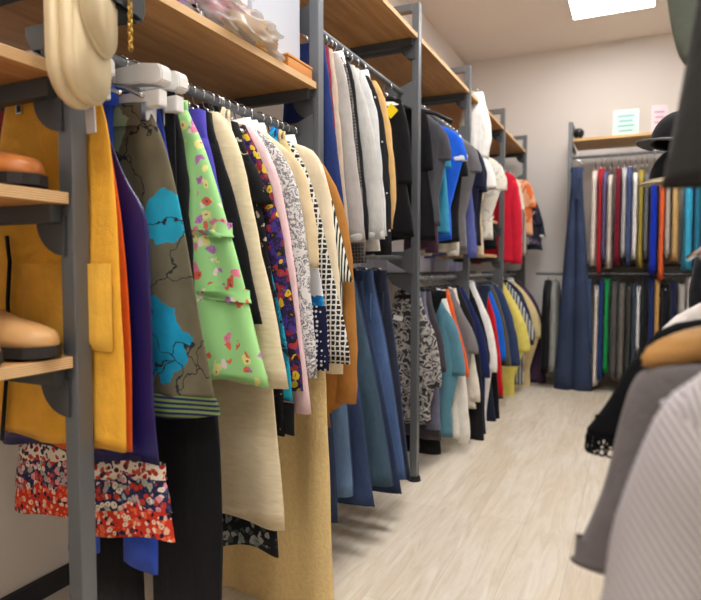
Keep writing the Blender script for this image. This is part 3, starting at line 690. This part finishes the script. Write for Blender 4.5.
# far upper
WHT = solid((236,234,230))
G(U4, 'tee', [(466,130),(480,150),(487,172)], solid((32,34,52)), 'navy polo shirt', Y=3.85, sleeve=192, hem=245, d=.02, bw=.13)
G(U4, 'shirt', [(470,130),(479,165),(483,196)], solid((206,186,152)), 'sand coloured shirt', Y=3.94, sleeve=202, hem=258, d=.02, bw=.13)
G(U4, 'blouse', [(487,140),(498,160),(507,178)], speckle((224,218,206),(190,184,176),22,.55,(230,226,216)), 'cream patterned wide sleeved blouse', Y=4.17, sleeve=190, hem=240, d=.03, sr=.085, bw=.14)
G(U4, 'tee', [(478,140),(485,180),(488,210)], BLK, 'black t-shirt', Y=4.26, sleeve=215, hem=250, d=.018, bw=.15)
# far lower
G(D4, 'jacket', [(476,302),(486,330),(490,360)], BLK, 'black hooded jacket', Y=3.86, sleeve=364, hem=446, d=.024, hanger='black', noplacket=1, bw=.14)
G(D4, 'jacket', [(482,302),(491,322),(497,352),(497,368)], WHT, 'white sports jacket', Y=4.01, sleeve=372, hem=442, d=.034, sr=.06, hanger='black', noplacket=1, bw=.15, collar='shirt')
G(D4, 'pants', [(485,330),(492,390),(496,422)], solid((34,40,58)), 'dark navy trousers', Y=4.10, neck=.14, d=.02, hanger='black', leg=.08)
G(D4, 'coat', [(486,305),(495,340),(500,434)], BLK, 'long black coat', Y=4.19, sleeve=437, d=.026, hanger='black', noplacket=1)
G(D4, 'top', [(490,300),(498,330),(503,392)], solid((196,22,30)), 'red long top', Y=4.28, sleeve=396, d=.026, hanger='black')
G(D4, 'tee', [(489,300),(497,330),(499,350)], solid((32,120,62)), 'green t-shirt', Y=4.36, sleeve=355, hem=375, d=.018, hanger='black', bw=.16)
G(D4, 'tee', [(492,294),(502,320),(506,356)], solid((24,100,214)), 'vivid blue t-shirt', Y=4.43, sleeve=360, hem=370, d=.026, sr=.06, hanger='black', bw=.16)
G(D4, 'sweater', [(499,300),(507,330),(511,362)], solid((84,82,72)), 'olive grey sweater', Y=4.54, sleeve=366, d=.03, hanger='black')
G(D4, 'sweater', [(505,294),(515,325),(520,360)], solid((48,64,100)), 'dusky navy sweater', Y=4.67, sleeve=366, d=.04, sr=.06, hanger='black')
# corner upper
G(U5, 'sweater', [(509,158),(517,175),(522,215),(522,260)], solid((206,32,56)), 'red cardigan with white neck edging', Y=5.0, sleeve=264, hem=262, d=.05, sr=.055, collar='shirt', cmat=WHT)
G(U5, 'sweater', [(512,160),(520,180),(524,206)], solid((228,216,196)), 'cream knitted jumper', Y=5.18, sleeve=211, hem=240, d=.03)
G(U5, 'shirt', [(514,165),(524,200),(527,252)], stripes((180,170,160),(110,100,96),12,'X'), 'grey striped shirt', Y=5.30, sleeve=256, d=.03)
G(U5, 'blouse', [(522,166),(530,180),(536,204)], speckle((216,110,60),(230,170,130),8,.5), 'orange print blouse', Y=5.46, sleeve=208, hem=235, d=.04, sr=.06)
G(U5, 'blouse', [(527,178),(537,200),(543,222)], speckle((36,34,48),(90,80,100),10,.52,(200,190,196)), 'dark floral print blouse', Y=5.62, sleeve=226, hem=245, d=.04, sr=.06)
G(U5, 'jacket', [(530,182),(539,205),(545,232)], solid((52,62,76)), 'dark blue grey jacket with white cuffs', Y=5.75, sleeve=237, hem=250, d=.035, cuff=WHT, noplacket=1)
# corner lower
G(D5, 'tee', [(515,302),(526,322),(530,345)], solid((232,216,110)), 'lemon yellow t-shirt', Y=5.0, sleeve=352, hem=402, d=.045, sr=.07, hanger='black', bw=.16)
G(D5, 'shirt', [(518,295),(529,318),(535,330)], stripes((60,66,80),(196,198,200),13,'X'), 'navy and white checked shirt', Y=5.17, sleeve=340, hem=385, d=.035, hanger='black', bw=.2)
G(D5, 'jacket', [(521,291),(530,312),(534,335)], solid((44,54,80)), 'ink blue jacket', Y=5.31, sleeve=345, hem=372, d=.03, hanger='black', noplacket=1, bw=.18)
G(D5, 'shirt', [(525,291),(537,310),(544,334)], solid((228,206,152)), 'pale sand shirt', Y=5.48, sleeve=338, hem=392, d=.045, sr=.065, hanger='black', collar='shirt', bw=.21)
G(D5, 'top', [(530,291),(541,310),(545,340),(546,382)], solid((84,62,88)), 'plum long sleeved top', Y=5.68, sleeve=386, d=.045, hanger='black')
for r in (L1, U2, D2, U3, D3, U4, D4, U5, D5): finish_rail(r)
# ------------------------------------------------------------------ white coat hung in front of the far shelf, print dress deep in the near bay
CH = Rail('coat', -.985, 2.23, 'Y', -.80, 0, 'in front of the far shelf')
G(CH, 'coat', [(486,106),(490,122),(492,136),(489,152)], WHT, 'bright white padded coat with high collar', Y=4.03, sleeve=158, hem=190, d=.06, sr=.05, ztop=2.19, neck=.06, collar='shirt', noplacket=1, bw=.14)
finish_rail(CH)
DP = Rail('deep', -1.36, 1.50, 'Y', -1.1, 0, 'behind the yellow apron')
G(DP, 'blouse', [(22,110),(30,150),(34,200),(36,300)], floral((40,34,52), [(120,26,40),(30,50,96),(170,160,160),(90,20,36)], 20, .6), 'dark red and navy print blouse', Y=.95, sleeve=300, d=.025, hanger='black')
finish_rail(DP)
# ------------------------------------------------------------------ back wall rack
XB, YB = -.52, 5.56
br_ = thing('clothes_rack', 'grey steel clothes rack with plywood shelf on the back wall', 'rack', (XB, YB, 0))
def bpart(name, bm, mat, parent=None):
    o = obj(name, bm, mat, parent or br_, False)
    if parent is None: o.matrix_parent_inverse = Matrix.Translation((-XB, -YB, 0))
    return o
for x in (XB, .70):
    bm = bmesh.new(); box(bm, x-hp, x+hp, YB-hp, YB+hp, .02, HP, .003); po = bpart('post', bm, STEEL)
    bm = bmesh.new(); bmesh.ops.create_cone(bm, cap_ends=True, segments=24, radius1=.034, radius2=.028, depth=.02, matrix=Matrix.Translation((x, YB, .01))); obj('foot', bm, BLACKP, po, False)
    bm = bmesh.new(); box(bm, x-hp, x+hp, YB+hp, Y1, HP-.036, HP, .003); bpart('top_bar', bm, STEEL)
    for z in (2.135, 1.12):
        bm = bmesh.new(); box(bm, x-.01, x+.01, YB, Y1-.1, z-.034, z, .002); bpart('shelf_bracket', bm, STEEL_D)
bm = bmesh.new(); box(bm, XB+.022, .69, YB-.012, Y1-.1, 2.138, 2.16, .0015)
PLYX = NT('plywood', .55, 0, .3); _g = PLYX.noise(3, PLYX.map((.7, 9, 9)), 5, 1.2)[0]; PLYX.col(PLYX.ramp(_g, [(.3, (206,160,100)), (.7, (230,190,132))])); PLYX = PLYX.m
bpart('shelf_board', bm, PLYX)
for z, xa in ((2.01, XB), (1.0, -.80)):
    bm = bmesh.new(); tube(bm, [(xa, YB+.07, z), (.70, YB+.07, z)], .0135, 16); bpart('hanging_rail', bm, STEEL)
bm = bmesh.new(); box(bm, XB+.05, .68, YB+.1, Y1, 1.06, 1.085, .002); bpart('shelf_board', bm, plain((52,50,50), .6))
BU = Rail('bu', YB+.07, 2.01, 'X', 0, -PI/2, 'on the back wall upper rail')
BL = Rail('bl', YB+.07, 1.0, 'X', 0, -PI/2, 'on the back wall lower rail')
def B(rail, kind, x, y0, y1, mat, label, w=.21, **kw):
    yo = rail.Xc-w; p0, p1 = at_Y(x, y0, yo), at_Y(x, y1, yo)
    garment(rail, kind, [], mat, label, sleeve=p1.z+.03, fold=.006, **kw)
    g = rail.items[-1]; g['X'] = p1.x; g['prof'] = [(w*.72, p0.z-.02), (w*.93, p0.z-.10), (w, p1.z)]
    g['ztop'] = p0.z+.03; g['sr'] = .05
for k, x, y1, c, l in (('top',592,266,(224,212,200),'off white top'),('sweater',598,303-30,(186,26,40),'red sweater'),('shirt',602.5,262,(98,86,130),'dull purple shirt'),('sweater',608,268,(202,192,178),'oatmeal sweater'),
    ('sweater',616,266,(122,20,42),'burgundy sweater'),('top',622.5,258,(190,190,190),'pale grey top'),('shirt',627.5,266,(70,84,128),'dusty blue shirt'),('blouse',633.5,260,(228,226,222),'white blouse'),
    ('top',639.5,268,(170,150,60),'mustard green top'),('hoodie',645,258,(108,108,108),'grey sweatshirt'),('top',652.5,274,(16,52,190),'cobalt blue top'),('top',660.5,280,(246,104,48),'bright orange top'),
    ('top',667,258,(190,184,176),'stone grey top'),('jacket',674.5,262,(204,166,108),'khaki jacket'),('sweater',688,270,(60,172,212),'cyan blue sweater'),('jacket',697,266,(40,120,150),'dark teal jacket'),('top',705,262,(36,36,56),'navy top')):
    B(BU, k, x, 168+(int(x*7)%9), y1, solid(c), l, noplacket=1)
for k, x, y1, c, l in (('top',594,388,(222,212,204),'long white top'),('top',599,382,(30,58,120),'dark blue top with yellow hem'),('top',604.5,374,(14,150,74),'emerald green top'),('sweater',612,380,(86,84,84),'dark grey sweater'),
    ('sweater',619.5,382,(108,104,98),'taupe grey sweater'),('jacket',627,384,(66,66,62),'dark olive jacket'),('sweater',632.5,372,(58,72,90),'slate sweater'),('top',637,352,(226,226,226),'thin white top'),
    ('jacket',643,370,(26,26,30),'black jacket'),('top',650,360,(28,46,110),'deep blue top'),('top',656,350,(206,158,88),'tan top'),('coat',664,370,(24,24,32),'black coat'),('top',672,370,(32,36,70),'midnight blue top'),
    ('top',681,360,(176,170,164),'light grey top'),('top',690,360,(216,212,206),'cream white top'),('coat',699,370,(36,36,50),'dark coat')):
    B(BL, k, x, 281+(int(x*7)%10), y1, solid(c), l, noplacket=1)
B(BL, 'jacket', 551, 285, 372, solid((142,144,140)), 'grey fleece jacket left of the denim dungarees', w=.24, nolab=1, noplacket=1)
B(BL, 'jacket', 543, 284, 374, BLK, 'black jacket leftmost by the wall corner', w=.24, nolab=1, noplacket=1)
for r in (BU, BL): finish_rail(r)
DR = Rail('dung', at_Y(574, 300, 5.42).x, 2.01, 'Y', 0, 0, 'at the left end of the back rack')
G(DR, 'jeans', [(582,172),(583,205),(586,240),(589,330),(592,391)], denim((44,58,92)), 'long dark denim dungarees with flared legs', Y=5.47, neck=.05, ztop=1.90, d=.05, fold=.012, name='denim_dungarees', cat='dungarees', hanger='wire'   )
finish_rail(DR)
DS = Rail('ds', at_Y(585, 300, 5.50).x, 1.0, 'Y', 0, 0, 'beside the dark dungarees')
G(DS, 'skirt', [(589,275),(591,310),(592,353)], denim((62,92,136)), 'mid blue denim skirt', Y=5.53, neck=.045, ztop=.955, d=.025)
finish_rail(DS)
# signs on the back shelf
def card(name, x0, y0, x1, y1, Y, c, ink, label, lean):
    a, b = at_Y(x0, y0, Y), at_Y(x1, y1, Y); w, h = b.x-a.x, a.z-2.16
    t = thing(name, label, 'sign', ((a.x+b.x)/2, Y, 2.16), 0); t.rotation_euler = (-.12, 0, lean)
    boxo('board', (-w/2, w/2, 0, .008, 0, h), plain(c, .6), t, .001)
    for i in range(4):
        ww = w*(.62-.1*(i % 2)); z = h*(.78-.17*i)
        boxo('text_line', (-ww/2, ww/2, -.0015, .0005, z-.008, z+.008), plain(ink, .6), t, 0)
    return t
card('shelf_sign', 613, 110, 639, 131, 5.72, (186,216,208), (128,176,174), 'mint green card sign standing on the back shelf', .0)
card('shelf_sign', 652, 105, 668, 129, 5.72, (222,198,206), (190,140,162), 'pink card sign on the back shelf beside the caps', .18)
o = thing('ornament', 'small black round ornament at the left end of the back shelf', 'ornament', (XB+.06, YB+.05, 2.16))
bm = bmesh.new(); bmesh.ops.create_uvsphere(bm, u_segments=16, v_segments=12, radius=.045, matrix=Matrix.Translation((0,0,.055))); obj('knob', bm, BLACKP, o)
bm = bmesh.new(); bmesh.ops.create_cone(bm, cap_ends=True, segments=20, radius1=.04, radius2=.03, depth=.02, matrix=Matrix.Translation((0,0,.01))); obj('base', bm, BLACKP, o)
# ------------------------------------------------------------------ right rack beside the camera
XR = .25
rr = thing('clothes_rack', 'grey wall mounted clothes rack on the right of the aisle', 'rack', (X1, .5, 0))
def rp(name, bm, mat):
    o = obj(name, bm, mat, rr, False); o.matrix_parent_inverse = Matrix.Translation((-X1, -.5, 0)); return o
for y in (.45, 1.5, 2.62):
    bm = bmesh.new(); box(bm, X1-.03, X1, y-hp, y+hp, 0, HP, .002); rp('wall_upright', bm, STEEL)
    for z in (1.20, 1.86):
        bm = bmesh.new(); box(bm, XR-.01, X1-.03, y-.012, y+.012, z-.012, z+.012, .002); rp('rail_arm', bm, STEEL)
for z in (1.20, 1.86):
    bm = bmesh.new(); tube(bm, [(XR, .44, z), (XR, 2.64, z)], .0125, 16); rp('hanging_rail', bm, STEEL)
for z in (1.395, 1.512):
    bm = bmesh.new(); tube(bm, [(.09, 2.2, z), (X1, 2.2, z)], .008, 10); rp('cap_peg', bm, STEEL)
bm = bmesh.new(); box(bm, X1-.03, X1, 2.18, 2.22, 0, HP, .002); rp('wall_upright', bm, STEEL)
R1 = Rail('r1', XR, 1.20, 'Y', 0, PI, 'on the right rail')
R2 = Rail('r2', XR, 1.86, 'Y', 0, PI, 'on the right upper rail')
G(R1, 'sweater', [(694,374),(673,395),(654,420),(633,470),(614,535),(599,605),(584,690)], rib((190,184,186), 46, 'X', .0016, -.35), 'pale grey ribbed sweater nearest the camera', Y=.62, sleeve=680, hem=690, d=.045, sr=.062, ztop=1.03, collar='crew', hanger='wire', fold=.008, smat=rib((190,184,186), 46, 'X', .0016, -.62), inset=.07, seam=[(668,424),(676,440),(686,468),(694,500),(700,535),(704,580)])
G(R1, 'vest', [(655,364),(634,374),(619,420),(606,480),(588,525),(570,562)], solid((112,106,106)), 'dark grey suede look top behind the ribbed sweater', Y=.765, d=.03, ztop=.945, neck=.17, name='top', cat='top', hanger=None, fold=.008)
def lace():
    m = NT('black lace', .9, 0, .1); m.col((18,18,20)); return m.m
LACE = lace()
G(R1, 'blouse', [(690,311),(668,320),(645,343),(625,376),(605,405),(589,428)], LACE, 'black blouse with eyelet lace sleeve edge', Y=.95, sleeve=434, hem=600, d=.03, sr=.06, flare=1.25, eyelet=1, ztop=.99, hanger='wire', bw=.2)
G(R1, 'shirt', [(700,303),(676,315),(657,333),(646,352),(641,430)], solid((214,206,200)), 'off white shirt behind the black blouse', Y=1.15, sleeve=430, hem=440, d=.03, ztop=1.04, hanger='wire', noplacket=1)
G(R1, 'jacket', [(700,240),(694,268),(689,300),(686,400)], solid((26,27,34)), 'black jacket furthest along', Y=1.6, sleeve=400, hem=420, d=.035, ztop=1.145, hanger='wire', noplacket=1)
finish_rail(R1)
G(R2, 'skirt', [(712,-80),(697,-2),(681,92),(660,196)], solid((46,45,44), .8), 'charcoal flared skirt hanging by the top right corner', Y=.72, neck=.125, ztop=1.80, d=.03, fold=.012, hanger='wire', nolab=1)
G(R2, 'vest', [(660,-60),(667,0),(672,34),(679,58),(684,64)], solid((100,106,94)), 'grey green waistcoat with a pointed hem', Y=1.25, d=.03, hanger='wire', nolab=1, ztop=1.80)
finish_rail(R2)
# eyelet lace edge of the black sleeve: scalloped ring with real holes
# wooden hanger over the grey top
ht = thing('clothes_hanger', 'light wooden hanger with rounded ends holding the dark grey top', 'hanger', (XR, .765, .93))
def hp_(x, y): p = at_Y(x, y, .765); return (p.x-XR, p.z-.93)
P = [hp_(645,369), hp_(640,362), hp_(643,352), hp_(652,344), hp_(668,336), hp_(690,329)]
P = P + [(-.05, P[-1][1]+.035), (0, P[-1][1]+.045)]
low = [(0, P[-1][1]-.045), (-.06, P[-1][1]-.06), hp_(701,360), hp_(672,366)]
for s in (1, -1):
    bm = bmesh.new(); prism(bm, [(x*s, z) for x, z in P+low], 'Y', -.009, .009); bmesh.ops.bevel(bm, geom=bm.edges[:], offset=.004, segments=2, affect='EDGES'); obj('arm', bm, WOODH, ht)
bm = bmesh.new(); zz = P[-2+1][1]
tube(bm, [(0,0,zz-.01), (0,0,.23)] + [(.02*math.cos(a)-.0, 0, .27+.02*math.sin(a)) for a in [math.radians(-90+i*22) for i in range(12)]], .002, 6); obj('hook', bm, CHROME, ht)
# caps on the right shelf
def cap(loc, rz, tilt, label, brim_m, band_m):
    t = thing('baseball_cap', label, 'cap', loc, rz, None); t.rotation_euler = (0, tilt, rz)
    bm = bmesh.new(); R = []
    for i in range(9):
        a = i/8*PI/2*.97; R.append([Vector((.092*math.cos(a)*math.cos(2*PI*k/28), .078*math.cos(a)*math.sin(2*PI*k/28), .012+.105*math.sin(a))) for k in range(28)])
    loft(bm, R, cap1=True); obj('crown', bm, BLK, t)
    bm = bmesh.new(); tube(bm, [(.093*math.cos(2*PI*k/28), .079*math.sin(2*PI*k/28), .014) for k in range(28)], .004, 6, ry=.012, closed=True); obj('sweatband', bm, band_m, t)
    bm = bmesh.new(); N, M = 12, 5; V = []
    for j in range(M+1):
        f = j/M; V.append([bm.verts.new(((.088+f*.075*math.sin(PI*(i/N)))*1.0*math.cos((i/N-.5)*PI*.86), (.078+f*.012)*math.sin((i/N-.5)*PI*.86), .014-.02*f*math.sin(PI*i/N)-.9*(((i/N-.5)*.078)**2)*8*f)) for i in range(N+1)])
    for j in range(M):
        for i in range(N): bm.faces.new((V[j][i], V[j][i+1], V[j+1][i+1], V[j+1][i]))
    o = obj('brim', bm, brim_m, t); md = o.modifiers.new('s', 'SOLIDIFY'); md.thickness = .006; md.offset = 0
    bm = bmesh.new(); bmesh.ops.create_uvsphere(bm, u_segments=10, v_segments=6, radius=.007, matrix=Matrix.Translation((0,0,.117))); obj('button', bm, BLK, t)
cap((.12, 2.2, 1.315), PI+.95, 0, 'black baseball cap with beige band, hanging below the other cap', solid((172,156,130)), solid((172,156,130)))
cap((.12, 2.2, 1.432), PI+.8, -.10, 'black baseball cap with grey brim hanging above the beige banded cap', solid((92,90,90)), BLK)
# ------------------------------------------------------------------ shoes on the near shelves
def shoe(loc, rz, label, leather, sole, boot, group):
    t = thing('ankle_boot' if boot else 'leather_shoe', label, 'boot' if boot else 'shoe', loc, rz, group)
    prof = [(-.135,.026,.085),(-.125,.034,.088),(-.09,.038,.09),(-.05,.037,.084),(0,.038,.066),(.04,.045,.052),(.085,.047,.044),(.12,.038,.036),(.137,.022,.027),(.143,.006,.02)]
    bm = bmesh.new(); R = []
    for x, w, h in prof:
        R.append([Vector((x, w*math.copysign(abs(math.cos(a))**.7, math.cos(a)), .022+(h)*max(0, math.sin(a))**.8 if math.sin(a) > 0 else .022)) for a in [2*PI*k/20 for k in range(20)]])
    loft(bm, R, True, True); bmesh.ops.recalc_face_normals(bm, faces=bm.faces); obj('upper', bm, leather, t)
    bm = bmesh.new()
    poly = [(x, w+.004) for x, w, h in prof]+[(.149, 0)]+[(x, -w-.004) for x, w, h in reversed(prof)]
    prism(bm, poly, 'Z', .006, .026); obj('sole', bm, sole, t, False)
    bm = bmesh.new(); box(bm, -.138, -.06, -.035, .035, 0, .012, .002); obj('heel', bm, sole, t, False)
    if boot:
        bm = bmesh.new(); R = [[Vector((-.075+ox+rx*math.cos(2*PI*k/20), .036*sc*math.sin(2*PI*k/20), z)) for k in range(20)] for z, rx, ox, sc in ((.06,.062,.0,1.0),(.10,.056,-.004,1),(.15,.052,-.006,1.02),(.19,.053,-.006,1.05),(.19,.049,-.006,.95),(.15,.048,-.006,.9))]
        loft(bm, R); obj('shaft', bm, leather, t)
    else:
        bm = bmesh.new(); R = [[Vector((-.068+.058*f*math.cos(2*PI*k/20), .03*f*math.sin(2*PI*k/20), z)) for k in range(20)] for z, f in ((.098,1.05),(.112,1.0),(.112,.9),(.095,.86))]
        loft(bm, R); obj('collar', bm, leather, t)
TANL = NT('tan leather', .42, 0, .4); _n = TANL.noise(9)[0]; TANL.col(TANL.mix(_n, (176,128,76), (206,162,108))); TANL = TANL.m
BRNL = NT('brown leather', .4, 0, .4); _n = BRNL.noise(9)[0]; BRNL.col(BRNL.mix(_n, (164,92,40), (200,124,62))); BRNL = BRNL.m
SOLE = plain((38,34,32), .6)
shoe((-1.085, .735, .884), .04, 'tan leather ankle boot on the low shelf, right of the pair', TANL, SOLE, True, 'shoes on the near shelves')
shoe((-1.085, .625, .884), -.03, 'tan leather ankle boot on the low shelf, left of the pair', TANL, SOLE, True, 'shoes on the near shelves')
shoe((-1.10, .725, 1.19), .05, 'brown leather slip-on shoe on the middle shelf, right of the pair', BRNL, SOLE, False, 'shoes on the near shelves')
shoe((-1.10, .61, 1.19), 0, 'brown leather slip-on shoe on the middle shelf, left of the pair', BRNL, SOLE, False, 'shoes on the near shelves')
t = thing('box_file', 'white box file upright on the top near shelf', 'box file', (-1.2, .62, 1.42)); boxo('case', (-.05, .05, -.035, .035, 0, .2), plain((214,222,236), .5), t, .003)
bm = bmesh.new(); tube(bm, [(.051, .016*math.cos(2*PI*k/14), .06+.016*math.sin(2*PI*k/14)) for k in range(14)], .002, 6, closed=True); obj('finger_ring', bm, CHROME, t)
# ------------------------------------------------------------------ handbags on the near post
CL = NT('cream leather', .38, 0, .4); _n = CL.noise(6)[0]; CL.col(CL.mix(_n, (212,190,148), (232,214,176))); CL.bump(CL.noise(60, detail=2)[0], .1, .001); CL = CL.m
bag = thing('shoulder_bag', 'cream leather flap shoulder bag hanging at the near post', 'bag', (-.875, .765, 1.33), .42)
def bagprof(n, top, r, hw):
    """outline in (y, z): rounded lower corners"""
    P = [(-hw, top)]
    for i in range(n+1):
        a = PI+i*PI/2/n; P.append((-hw+r+r*math.cos(a), r+r*math.sin(a)))
    for i in range(n+1):
        a = 1.5*PI+i*PI/2/n; P.append((hw-r+r*math.cos(a), r+r*math.sin(a)))
    P.append((hw, top)); return P
def pad(P, x0, x1, bev, name, mat, par, sm=True):
    bm = bmesh.new(); prism(bm, P, 'X', x0, x1); bmesh.ops.bevel(bm, geom=[e for e in bm.edges if abs(e.verts[0].co.x-e.verts[1].co.x) < 1e-6], offset=bev, segments=3, affect='EDGES'); return obj(name, bm, mat, par, sm)
P0 = bagprof(7, .30, .07, .074)
pad(P0, -.034, .0, .010, 'back_panel', CL, bag); pad([(y*.97, z*.98+.006) for y, z in P0], -.012, .022, .008, 'body', CL, bag)
P1 = [(y*1.0, z+.0) for y, z in bagprof(7, .20, .07, .074)]
pad([(y, z+.095-.02*(y/.09)) for y, z in P1], .018, .034, .006, 'flap', CL, bag)
bm = bmesh.new(); tube(bm, [(0, -.07, .28), (-.005, -.07, .42), (-.05, -.03, .62), (-.05, .03, .62), (-.005, .07, .42), (0, .07, .28)], .011, 8, ry=.003); obj('strap', bm, CL, bag)
bag2 = thing('handbag', 'black leather handbag with gold chain behind the cream bag', 'bag', (-.89, .82, 1.525), .2)
bm = bmesh.new(); prism(bm, [(-.1,.26),(-.1,.02),(-.09,0),(.09,0),(.1,.02),(.1,.26)], 'X', -.032, .032); bmesh.ops.bevel(bm, geom=bm.edges[:], offset=.008, segments=2, affect='EDGES'); obj('body', bm, plain((17,17,19), .5, 0, .25), bag2, False)
bm = bmesh.new(); tube(bm, [(0,-.08,.24),(0,-.05,.42),(0,.05,.42),(0,.08,.24)], .007, 8); obj('handle', bm, BLACKP, bag2)
bm = bmesh.new()
for i in range(12):
    z = .02-.0085*i*.9; q = i % 2
    tube(bm, [(.036+(.0045*math.cos(a) if q else 0), .035+(0 if q else .0045*math.cos(a)), z+.0065*math.sin(a)) for a in [2*PI*k/10 for k in range(10)]], .0013, 5, closed=True)
obj('chain', bm, GOLD, bag2)
# ------------------------------------------------------------------ goods on the near shelf
ZS = 1.655
t = thing('storage_box', 'tall pale grey cardboard box standing on the near shelf by the post', 'box', (-1.17, 1.60, ZS)); boxo('carton', (-.17, .17, -.135, .135, 0, .36), plain((192,196,206), .7), t, .004)
for z, w in ((.24, .08), (.20, .06)): boxo('printed_line', (.1695, .171, -.10, -.10+w, z, z+.008), plain((120,128,170), .6), t, 0)
t = thing('gift_box', 'pink floral printed box on the near shelf', 'box', (-1.09, 1.28, ZS)); boxo('carton', (-.1, .1, -.14, .14, 0, .15), floral((232,206,208), [(206,120,140),(232,160,170),(150,130,180)], 16, .6), t, .004)
boxo('lid', (-.103, .103, -.143, .143, .12, .155), plain((232,210,212), .6), t, .003)
STRAW = NT('straw', .8, 0, .2); _w = STRAW.wave(60, dist=4, dscale=3)[0]; STRAW.col(STRAW.mix(_w, (176,126,72), (216,176,120))); STRAW.bump(_w, .6, .003); STRAW = STRAW.m
def lump(name, loc, size, seed, mat, parent=None, amp=.25, sub=4, f=2.2):
    bm = bmesh.new(); bmesh.ops.create_icosphere(bm, subdivisions=sub, radius=1)
    for v in bm.verts:
        c = v.co.copy(); c = Vector([math.copysign(abs(a)**.6, a) for a in c]); k = 1+amp*noise.noise(c*f+Vector((seed,0,0)))
        v.co = Vector((c.x*size[0]*k, c.y*size[1]*k, max(0, (c.z*size[2]*k+size[2]*.9))))
    o = obj(name, bm, mat, parent); 
    if parent is None: o.location = loc
    return o
o = lump('straw_bag', (-.985, 1.42, ZS+.002), (.04, .11, .04), 3, STRAW); tag(o, 'woven straw pouch in clear plastic on the near shelf edge', 'pouch')
t = thing('sunglasses', 'dark sunglasses lying by the straw pouch on the near shelf', 'sunglasses', (-.985, 1.25, ZS))
for s in (-1, 1):
    bm = bmesh.new(); bmesh.ops.create_uvsphere(bm, u_segments=18, v_segments=10, radius=1)
    for v in bm.verts: v.co = Vector((v.co.x*.006, v.co.y*.028+s*.033, v.co.z*.022+.028))
    obj('lens', bm, plain((40,42,48), .15), t)
    bm = bmesh.new(); tube(bm, [(0, s*.06, .034), (-.06, s*.062, .034), (-.12, s*.06, .02)], .003, 6); obj('temple', bm, BLACKP, t)
bm = bmesh.new(); tube(bm, [(0, -.008, .034), (.003, 0, .037), (0, .008, .034)], .003, 6); obj('bridge', bm, BLACKP, t)
PL = NT('clear plastic', .12, 0, .5); PL.col((236,234,230)); PL.b.inputs['Transmission Weight'].default_value = .7; PL.b.inputs['IOR'].default_value = 1.12
o = lump('plastic_bag', (-1.01, 1.36, ZS+.001), (.075, .20, .05), 9, PL.m, None, .3, 5, 3.4); tag(o, 'clear plastic bag around straw pouch and sunglasses on the near shelf', 'plastic bag')
t = thing('wooden_box', 'small orange brown wooden box at the shelf end by the post', 'box', (-.985, 1.66, ZS)); boxo('case', (-.03, .03, -.075, .075, 0, .032), wood((186,112,44), (214,146,70), 'Y', 1), t, .003); boxo('lid', (-.031, .031, -.076, .076, .034, .042), wood((196,126,54), (222,160,84), 'Y', 1), t, .002)
# pale boxes on the wall ledge
for i, (y, l, h, c) in enumerate(((3.72, .42, .12, (206,208,226)), (4.22, .36, .135, (214,216,230)), (4.68, .40, .125, (200,204,228)), (5.35, .44, .12, (190,196,230)))):
    t = thing('storage_box', ['pale lilac box low on the wall ledge, nearest of four', 'pale lilac box on the wall ledge, second of four', 'pale lilac box on the wall ledge, third of four', 'pale blue box on the wall ledge, furthest of four'][i], 'box', (X0+.11, y, 1.02), 0, 'boxes on the wall ledge')
    boxo('carton', (-.1, .1, -l/2, l/2, 0, h), plain(c, .6), t, .003); boxo('lid', (-.103, .103, -l/2-.003, l/2+.003, h*.7, h+.004), plain(sh(c, .95), .6), t, .002)
# dark shoe on the small far shelf
shoe((-1.12, 4.62, 1.42), 0, 'dark grey shoe on the small far shelf by the red cardigan', plain((52,52,56), .5), plain((200,196,190), .6), False, None)
